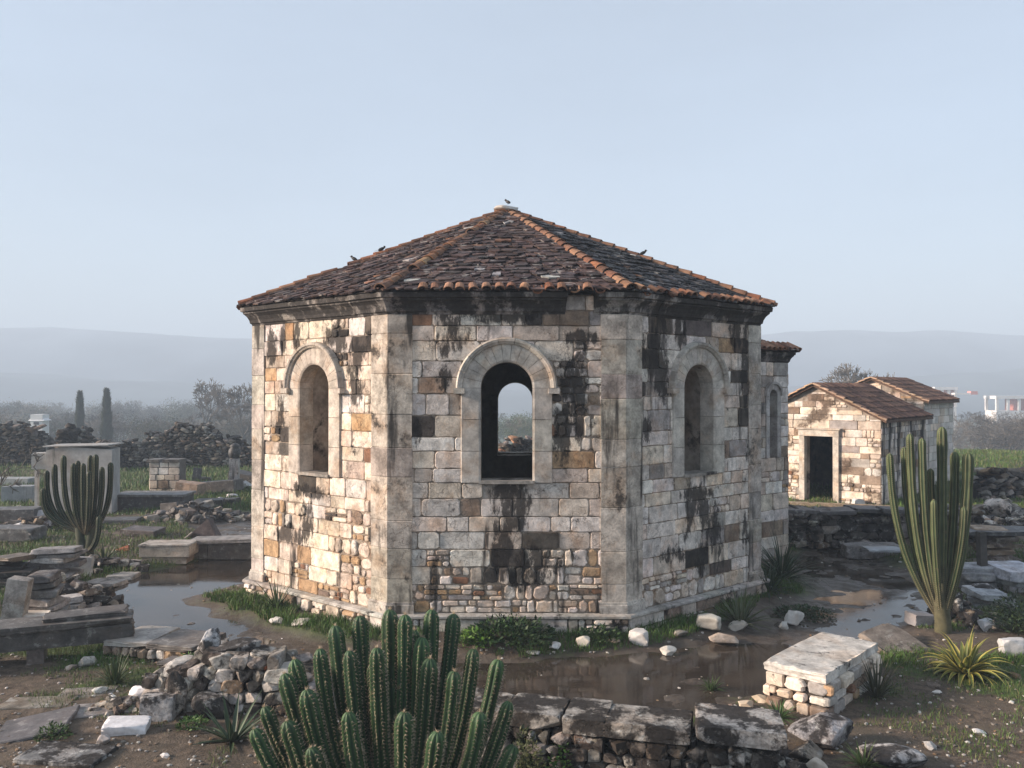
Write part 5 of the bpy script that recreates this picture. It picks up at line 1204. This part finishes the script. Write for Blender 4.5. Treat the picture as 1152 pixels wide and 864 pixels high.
# ------------------------------------------------------------------ grass and gravel
def scatter_grass():
    rs = np.random.RandomState(5); out = []
    def batch(n, x0, x1, y0, y1, h0, h1, w, thr, dens_seed, cols):
        x = rs.uniform(x0, x1, n); y = y0 * (y1 / y0) ** rs.uniform(0, 1, n); 
        g = vnoise(x * .5, y * .5, 11) * .6 + vnoise(x * 1.9, y * 1.9, 12) * .4 + .25 * (vnoise(x * 5, y * 5, 13) - .5)
        near_b = sm(1.5, .2, np.sqrt(np.maximum(np.abs(x + .085) - 4.3, 0) ** 2 + np.maximum(np.abs(y - 17.8) - 3.9, 0) ** 2))
        g = g + near_b * .30 - .10 * sm(10.4, 9.2, y) + .08 * sm(19, 26, y)
        k = (g > thr) & (path_mask(x, y) < .35) & ~((np.abs(x + .085) < 3.6) & (y > 14.1) & (y < 22)) & ~((np.abs(x + .085) < 4.8) & (y > 15.9) & (y < 22)) & (np.abs(x / y) < .68)
        x, y, g = x[k], y[k], g[k]; n = len(x); z = terr(x, y); h = rs.uniform(h0, h1, n) * (.6 + .8 * np.clip((g - thr) * 4, 0, 1)); a = rs.uniform(0, 6.28, n); l = rs.uniform(.1, .9, n) * h
        dx, dy = np.cos(a), np.sin(a); b = rs.uniform(0, 6.28, n); lx, ly = np.cos(b) * l, np.sin(b) * l
        v = np.stack([np.stack([x - dx * w, y - dy * w, z - .01], 1), np.stack([x + dx * w, y + dy * w, z - .01], 1), np.stack([x + lx * .35 + dx * w * .7, y + ly * .35 + dy * w * .7, z + h * .6], 1), np.stack([x + lx * .35 - dx * w * .7, y + ly * .35 - dy * w * .7, z + h * .6], 1), np.stack([x + lx, y + ly, z + h * .95], 1)], 1).reshape(-1, 3)
        i = np.arange(n)[:, None] * 5; c = np.array(cols)[rs.randint(0, len(cols), n)] * rs.uniform(.6, 1.3, (n, 1)); c = np.repeat(c, 5, 0)
        return v, i + np.array([[0, 1, 2, 3]]), i + np.array([[3, 2, 4]]), c
    m = M(); C = [(.07, .13, .025), (.085, .15, .03), (.055, .095, .02), (.12, .13, .05), (.06, .13, .025), (.15, .135, .07)]
    C2 = [(.055, .12, .02), (.07, .15, .025), (.045, .09, .018), (.06, .10, .025)]
    for args in ((90000, -8, 9, 8.0, 15, .03, .09, .0035, .45, 0, C), (90000, -6.2, 8.0, 11.8, 18, .04, .13, .005, .42, 0, C2), (190000, -16, 18, 14, 32, .05, .12, .007, .33, 0, C), (150000, -40, 45, 26, 62, .08, .17, .014, .30, 0, C)):
        v, f1, f2, c = batch(*args); n0 = m.n; m.add(v, f1, c); m.l.append((f2 + n0).ravel()); m.t.append(np.full(len(f2), 3)); m.mi.append(np.zeros(len(f2)))
    kind(m.build('grass', MT['grass']), 'stuff', 'short green and straw coloured grass between the stones')
    m = M(); rr = random.Random(9)
    rs2 = np.random.RandomState(8); GY = 8.3 * 3.6 ** (rs2.rand(5500) ** 1.2); GX = rs2.uniform(-.66, .66, 5500) * GY; GP = path_mask(GX, GY); GZ = terr(GX, GY)
    for k in range(5500):
        x, y, zz = GX[k], GY[k], GZ[k]
        if GP[k] > .6 and rr.random() < .75: continue
        if abs(x + .085) < 4.9 and y > 13.6 and y < 22.5: continue
        s = rr.uniform(.008, .03) * (1 + (rr.random() < .012) * 2) * (1 + (y - 8) * .03); v, f = rr.choice(lib(1, .3)); m.add(rot(v * np.array([s, s * .8, s * .5]), 0, 0, rr.uniform(0, 6)) + np.array([x, y, zz + s * .2]), f, jit(rr.choice([(.4, .38, .35), (.25, .22, .19), (.16, .13, .11), (.5, .48, .45), (.2, .14, .09)]), .2, rr))
    kind(m.build('gravel', MT['paver']), 'stuff', 'pebbles and stone chips strewn over the soil')
    # dead leaf litter / dry stalks
    m = M(); vv = []; ff = []
    GY = 8.3 * 1.7 ** rs2.rand(9000); GX = rs2.uniform(-.66, .66, 9000) * GY; GP = path_mask(GX, GY); GZ = terr(GX, GY)
    for k in range(9000):
        if GP[k] > .3: continue
        x, y = GX[k], GY[k]; z = GZ[k] + .008; a = rr.uniform(0, 6.28); l = rr.uniform(.02, .09); w = rr.uniform(.001, .004); i = len(vv); d = np.array([cos(a), sin(a), rr.uniform(0, .35)]); s = np.array([-sin(a), cos(a), 0]); p = np.array([x, y, z]); vv += [p - s * w, p + s * w, p + d * l]; ff.append((i, i + 1, i + 2))
    m.add(np.array(vv), ff, (.16, .115, .07)); kind(m.build('dry_litter', MT['grass']), 'stuff', 'dead stalks and straw lying on the soil')
scatter_grass()

# ------------------------------------------------------------------ trees
def bare(m, base, H, seed, levels=6, col=(.10, .085, .07), spread=.55, r0=None, K=4, thin=.012, nk=(2, 3)):
    rr = random.Random(seed)
    def rec(p, d, L, r, lv):
        q = p; pts = [p]; rads = [r]; seg = 3 if lv > 2 else 2
        for s in range(seg):
            d = d + np.array([rr.gauss(0, .10), rr.gauss(0, .10), rr.gauss(.03, .06)]); d /= np.linalg.norm(d); q = q + d * L / seg; pts.append(q); rads.append(max(thin * .6, r * (1 - .35 * (s + 1) / seg)))
        tube(m, pts, rads, K if lv > 2 else 3, col)
        if lv == 0: return
        for k in range(rr.randint(*nk) + (lv < 3)):
            a = rr.uniform(0, 6.28); s = np.cross(d, (cos(a), sin(a), .2)); s /= np.linalg.norm(s); nd = d * cos(spread * rr.uniform(.5, 1.3)) + s * sin(spread * rr.uniform(.6, 1.4)); t = rr.uniform(.55, 1.0); pp = pts[0] + (pts[-1] - pts[0]) * t
            rec(pp if k else pts[-1], nd, L * rr.uniform(.62, .82), max(thin, rads[-1] * .7), lv - 1)
    rec(np.array(base, float), np.array([0, 0, 1.]), H * .28, r0 or H * .028, levels)
def btree(px, ytop, d, label, seed, w=.55, levels=6, thin=.028, name='bare_tree', col=(.11, .10, .085)):
    x = X(px, d); z = tz(x, d); H = Z(ytop, d) - z; t = thing(name, (x, d, z), label, 'tree'); m = M(); bare(m, (x, d, z), H, seed, levels, col, w, thin=thin, nk=(3, 3) if d > 30 else (2, 3))
    top = max(q[:, 2].max() for q in m.v) - z; m.v = [(q - np.array([x, d, z])) * np.array([H / top] * 3) + np.array([x, d, z]) for q in m.v]
    # split: first trunk tube stays as trunk, the rest crown
    tr = M(); tr.add(m.v[0], [tuple(q) for q in np.split(m.l[0], np.cumsum(m.t[0])[:-1])], m.c[0]); n0 = len(m.v[0])
    cr = M(); off = 0
    for v, l, tt, c in zip(m.v, m.l, m.t, m.c):
        if off: cr.add(v, [tuple(q - off) for q in np.split(l, np.cumsum(tt)[:-1])], c)
        off += len(v)
    tr.build('trunk', MT['bark'], t); cr.build('crown', MT['bark'], t); return t
btree(226, 424, 105, 'wide bare tree standing behind the heap of the ruined wall', 3, .62)
btree(272, 430, 95, 'bare grey tree against the left edge of the chapel', 4, .55)
btree(948, 408, 85, 'bare tree rising behind the ridge of the small hut', 9, .7)
btree(-2, 498, 24, 'leafless shrub reaching in from the left edge beside the graves', 12, .8, 5, .012)
def cypress(px, ytop, d, w, label, seed):
    rr = random.Random(seed); x = X(px, d); z = tz(x, d); H = Z(ytop, d) - z; t = thing('cypress_tree', (x, d, z), label, 'tree'); vv = []; ff = []; cc = []
    for k in range(5200):
        h = rr.random() ** .9; wd = w / 2 * (min(1, h / .08) * (1 - h) ** .45 * (1.15 - .15 * h)) * (1 + .15 * sin(h * 30 + seed)); a = rr.uniform(0, 6.28); r = wd * rr.uniform(.6, 1.05); p = np.array([x + cos(a) * r, d + sin(a) * r, z + .4 + h * (H - .4)]); dd = np.array([cos(a) * .35, sin(a) * .35, 1.]) + np.array([rr.gauss(0, .2) for _ in range(3)]); s = np.cross(dd, (cos(a), sin(a), 0)); s = s / np.linalg.norm(s) * .09; dd = dd / np.linalg.norm(dd) * rr.uniform(.3, .6)
        i = len(vv); vv += [p - s, p + s, p + dd]; ff.append((i, i + 1, i + 2)); c = jit((.028, .040, .020), .4, rr); cc += [c] * 3
    m = M(); m.add(np.array(vv), ff, np.array(cc)); m.build('crown', MT['leaf'], t); m = M(); tube(m, [(x, d, z - .1), (x, d, z + H * .85)], [.2, .06], 6, (.08, .06, .045)); m.build('trunk', MT['bark'], t)
cypress(90, 443, 98, 1.15, 'slim dark cypress, left one of the two in the misty distance', 1)
cypress(120, 440, 96, 1.3, 'slim dark cypress, right one of the two in the misty distance', 2)
def woodland():
    rr = random.Random(3); protoL = []
    for s in range(5):     # leafy-ish winter crowns
        vv = []; lobes = [(rr.uniform(-.3, .3), rr.uniform(-.3, .3), rr.uniform(.45, .85), rr.uniform(.18, .32)) for _ in range(9)]
        for k in range(3200):
            l = rr.choice(lobes); q = np.array([rr.gauss(0, 1) for _ in range(3)]); q = q / np.linalg.norm(q) * l[3] * rr.uniform(.2, 1.0); p = np.array(l[:3]) + q; d = np.array([rr.gauss(0, 1) for _ in range(3)]); d = d / np.linalg.norm(d) * .010; e = np.cross(d, [rr.gauss(0, 1) for _ in range(3)]); e = e / np.linalg.norm(e) * .008; vv += [p - d, p + e, p + d, p - e]
        f = np.arange(len(vv)).reshape(-1, 4); protoL.append((np.array(vv), f))
    protoB = []
    for s in range(5):
        m = M(); bare(m, (0, 0, 0), 1.0, 40 + s, 6, (1, 1, 1), .62, .022, 3, .0020, (2, 3)); v = np.concatenate(m.v); v = v / v[:, 2].max(); l = np.concatenate(m.l); t = np.concatenate(m.t); protoB.append((v, l, t))
    m = M()
    def tree(x, y, h, w, leafy, col):
        z = tz(x, y) - .1
        if leafy:
            v, f = rr.choice(protoL); c = np.array([jit(col, .35, rr) for _ in range(40)]); cc = np.repeat(c[np.random.RandomState(int(abs(x) * 7 + y)).randint(0, 40, len(v) // 4)], 4, 0); m.add(rot(v, 0, 0, rr.uniform(0, 6)) * np.array([w, w, h]) + np.array([x, y, z]), f, cc)
        v, l, t = rr.choice(protoB); n0 = m.n; v2 = rot(v, 0, 0, rr.uniform(0, 6)) * np.array([w * 1.1, w * 1.1, h]) + np.array([x, y, z])
        m.v.append(v2); m.c.append(np.tile(np.array(jit((.10, .09, .075), .2, rr)), (len(v2), 1))); m.uv.append(np.zeros((len(v2), 2))); m.l.append(l + n0); m.t.append(t); m.mi.append(np.zeros(len(t))); m.n += len(v2)
    LC = [(.055, .062, .03), (.07, .07, .045), (.05, .065, .035), (.085, .08, .05)]
    for k in range(90):
        d = rr.uniform(170, 300); px = rr.uniform(-60, 300); top = rr.uniform(448, 466); h = Z(top, d) - tz(X(px, d), d); tree(X(px, d), d, h, h * rr.uniform(.9, 1.3), rr.random() < .75, rr.choice(LC))
    for k in range(26):
        d = rr.uniform(95, 150); px = rr.uniform(-20, 290); top = rr.uniform(460, 474); d = max(d, 112) if 70 < px < 140 else d; h = Z(top, d) - tz(X(px, d), d); tree(X(px, d), d, h, h * rr.uniform(1.0, 1.4), rr.random() < .7, rr.choice(LC))
    for k in range(34):
        d = rr.uniform(120, 240); px = rr.uniform(550, 680); top = rr.uniform(462, 480); h = Z(top, d) - tz(X(px, d), d); tree(X(px, d), d, h, h * rr.uniform(.9, 1.3), True, (.06, .085, .03))
    for k in range(60):
        d = rr.uniform(80, 190); px = rr.uniform(1055, 1230); top = rr.uniform(460, 480) + (8 if px < 1090 else 0); h = Z(top, d) - tz(X(px, d), d); tree(X(px, d), d, h, h * rr.uniform(1.0, 1.5), rr.random() < .15, (.06, .05, .035))
    kind(m.build('woodland', MT['leaf']), 'stuff', 'misty winter woodland beyond the ruins')
woodland()

# ------------------------------------------------------------------ distant buildings
def frame_house(px0, px1, y0, y1, d, label, red=False):
    x0, x1 = X(px0, d), X(px1, d); zt = Z(y0, d); g = tz((x0 + x1) / 2, d); t = thing('far_building', ((x0 + x1) / 2, d, g), label, 'building'); c = (.72, .71, .70); dp = 5.0
    m = M(); hb = Z(y1, d) - g; m.box(((x0 + x1) / 2, d + dp / 2, g + hb / 2), (x1 - x0, dp, hb), 0, c); m.build('lower_storey', MT['paint'], t)
    m = M(); m.box(((x0 + x1) / 2, d + dp / 2, zt), (x1 - x0 + .5, dp + .5, .75), 0, c); m.build('roof', MT['paint'], t)
    k = 4
    for q in range(k):
        for yy in (.15, dp - .15):
            m = M(); m.box((x0 + .2 + (x1 - x0 - .4) * q / (k - 1), d + yy, (zt + Z(y1, d)) / 2), (.62, .5, zt - Z(y1, d)), 0, c); m.build('column', MT['paint'], t)
    m = M(); m.box(((x0 * .25 + x1 * .75), d + dp / 2, (zt + Z(y1, d)) / 2), ((x1 - x0) * .4, dp - .8, zt - Z(y1, d) - .1), 0, (.40, .16, .13)); m.build('red_wall', MT['paint'], t)
frame_house(1121, 1160, 447, 462, 210, 'white framed unfinished building above the trees at the right edge')
frame_house(1052, 1076, 437, 458, 215, 'white and red building with a projecting balcony behind the taller hut')
m = M(); m.box((X(1086, 213), 213, Z(443, 213)), (6.2, 1.6, .42), 0, (.72, .71, .70)); m.box((X(1094, 213), 213, Z(442, 213)), (1.7, 1.7, .85), 0, (.6, .25, .22)); tag(m.build('balcony_slab', MT['paint']), 'long white balcony arm with a red end reaching right from the white and red building', 'balcony')
d = 95; x = X(45, d); g = tz(x, d); fh = thing('far_house', (x, d, g), 'tiny white house in the mist at the upper left', 'house')
m = M(); m.box((x, d, (g + Z(475, d)) / 2 + .6), (1.35, 1.4, Z(475, d) - g + .6), 0, (.7, .7, .7)); m.build('wall', MT['paint'], fh)
m = M(); zz = Z(473, d); m.add([(x - .9, d - .8, zz), (x + .9, d - .8, zz), (x + .9, d + .8, zz), (x - .9, d + .8, zz), (x - .45, d, zz + .55), (x + .45, d, zz + .55)], [(0, 1, 5, 4), (1, 2, 5), (2, 3, 4, 5), (3, 0, 4), (3, 2, 1, 0)], (.75, .75, .76)); m.build('roof', MT['paint'], fh)
m = M(); m.box((x, d - .72, zz - .3), (.6, .06, .3), 0, (.06, .06, .07)); m.build('window', MT['paint'], fh)
# ruin seen through the windows
ruin('low orange and grey ruin seen through the chapel windows', 566, 602, [(566, 502), (580, 494), (602, 498)], 522, [(.30, .17, .11), (.16, .15, .14), (.10, .09, .08), (.24, .22, .20)], 1.0, .3, 19, d=36)

# ------------------------------------------------------------------ birds
def bird(c, rz, label, s=1.0):
    m = M(); v, f = ICO[3]
    body = v * np.array([.13, .055, .06]); body = body * (1 + .25 * np.sign(body[:, :1]) * 0); m.add(rot(body, 0, -.45, rz) + np.array(c) + np.array([0, 0, .10 * s]), f, (.02, .02, .02))
    hd = np.array([cos(rz), sin(rz), 0]); m.add(v * .042 + np.array(c) + hd * .11 + np.array([0, 0, .185]), f, (.02, .02, .02))
    p = np.array(c) + hd * .15 + np.array([0, 0, .185]); sd = np.array([-sin(rz), cos(rz), 0]); m.add([p + sd * .014, p - sd * .014, p + np.array([0, 0, .014]), p + hd * .05 - np.array([0, 0, .008])], [(0, 1, 3), (1, 2, 3), (2, 0, 3)], (.02, .02, .02))
    q = np.array(c) - hd * .10 + np.array([0, 0, .07]); m.add([q + sd * .03, q - sd * .03, q - hd * .16 - sd * .035 - np.array([0, 0, .06]), q - hd * .16 + sd * .035 - np.array([0, 0, .06])], [(0, 1, 2, 3)], (.02, .02, .02))
    for k in (-.02, .02): tube(m, [np.array(c) + sd * k + np.array([0, 0, .08]), np.array(c) + sd * k], [.005, .005], 4, (.03, .03, .03))
    m.v = [np.array(c) + (q - np.array(c)) * .55 for q in m.v]; return tag(m.build('bird', MT['bird'], smooth=True), label, 'bird')
def onhip(i, t, dz=.075): a = np.array([*EV[i], EZ]); b = np.array(AP); return a + (b - a) * t + np.array([0, 0, dz])
bird(onhip(7, .50), .3, 'black bird perched higher on the left hip of the chapel roof')
bird(onhip(7, .40), 2.8, 'black bird perched lower on the left hip of the chapel roof')
bird(onhip(2, .46), .2, 'black bird perched on the right hip of the chapel roof')
bird(np.array(AP) + np.array([0.02, 0, .12]), 2.5, 'black bird perched on the cap stone at the top of the chapel roof')

GR = dict(rock='loose stones lying about the site', stone_slab='broken stone slabs', paving_slab='sunken paving slabs', rubble_pile='heaps of loose rubble', ruined_wall='ruined walls around the site', bare_tree='bare winter trees', cypress_tree='cypress trees in the mist', bird='birds on the chapel roof', stone_hut='gabled stone huts', slab_stack='stacks of stone slabs', agave='agaves', columnar_cactus='tall columnar cacti', grass_tuft='grass tufts', tomb_slab='dark slabs of the grave heap', leafy_plant='leafy weeds', leafy_bush='dark tufts at the right chapel corner', far_building='white far buildings', headstone='dark headstones', grave_slab='flat grave slabs', broken_slab='broken leaning slabs')
for o in list(COLL.objects):
    g = GR.get(o.name.split('.')[0])
    if g and o.parent is None and 'category' in o: o['group'] = g
# ------------------------------------------------------------------ camera, light, world
cam = bpy.data.objects.new('camera', bpy.data.cameras.new('camera')); COLL.objects.link(cam); cam.location = (0, 0, CH); cam.rotation_euler = (radians(90 + math.degrees(math.atan(6 / F))), 0, 0)
cam.data.sensor_width = 36; cam.data.lens = 36 * F / 1152; cam.data.clip_end = 5000; SC.camera = cam
EL, AZ = 18.0, radians(-96)     # azimuth from +Y clockwise; negative = to the left
sd = Vector((sin(AZ) * cos(radians(EL)), cos(AZ) * cos(radians(EL)), sin(radians(EL))))
L = bpy.data.lights.new('sun', 'SUN'); L.energy = 4.3; L.angle = radians(10.0); L.color = (1, .81, .67); sun = bpy.data.objects.new('sun', L); COLL.objects.link(sun); sun.rotation_euler = sd.to_track_quat('Z', 'Y').to_euler()
w = bpy.data.worlds.new('World'); SC.world = w; w.use_nodes = True; nt = w.node_tree; bg = nt.nodes['Background']
sk = nt.nodes.new('ShaderNodeTexSky'); sk.sky_type = 'NISHITA'; sk.sun_disc = False; sk.sun_elevation = radians(EL); sk.sun_rotation = AZ; sk.air_density = 1.0; sk.dust_density = 2.0; sk.ozone_density = 1.5
mx = nt.nodes.new('ShaderNodeMix'); mx.data_type = 'RGBA'; mx.inputs[0].default_value = .74; nt.links.new(sk.outputs[0], mx.inputs[6]); mx.inputs[7].default_value = (1.88, 2.12, 2.46, 1); 
tc = nt.nodes.new('ShaderNodeTexCoord'); vm = nt.nodes.new('ShaderNodeVectorMath'); vm.operation = 'MULTIPLY'; vm.inputs[1].default_value = (1, 1, 3.5); nt.links.new(tc.outputs['Generated'], vm.inputs[0])
nz = nt.nodes.new('ShaderNodeTexNoise'); nz.inputs['Scale'].default_value = 1.1; nz.inputs['Detail'].default_value = 7; nz.inputs['Roughness'].default_value = .55; nt.links.new(vm.outputs[0], nz.inputs['Vector'])
mr = nt.nodes.new('ShaderNodeMapRange'); mr.inputs[1].default_value = .3; mr.inputs[2].default_value = .7; mr.inputs[3].default_value = .90; mr.inputs[4].default_value = 1.08; nt.links.new(nz.outputs[0], mr.inputs[0])
vs = nt.nodes.new('ShaderNodeVectorMath'); vs.operation = 'SCALE'; nt.links.new(mx.outputs[2], vs.inputs[0]); nt.links.new(mr.outputs[0], vs.inputs['Scale']); nt.links.new(vs.outputs[0], bg.inputs[0]); bg.inputs[1].default_value = .11
SC.view_settings.view_transform = 'Standard'; SC.view_settings.look = 'None'; SC.view_settings.exposure = 1.55
SC.cycles.volume_bounces = 0
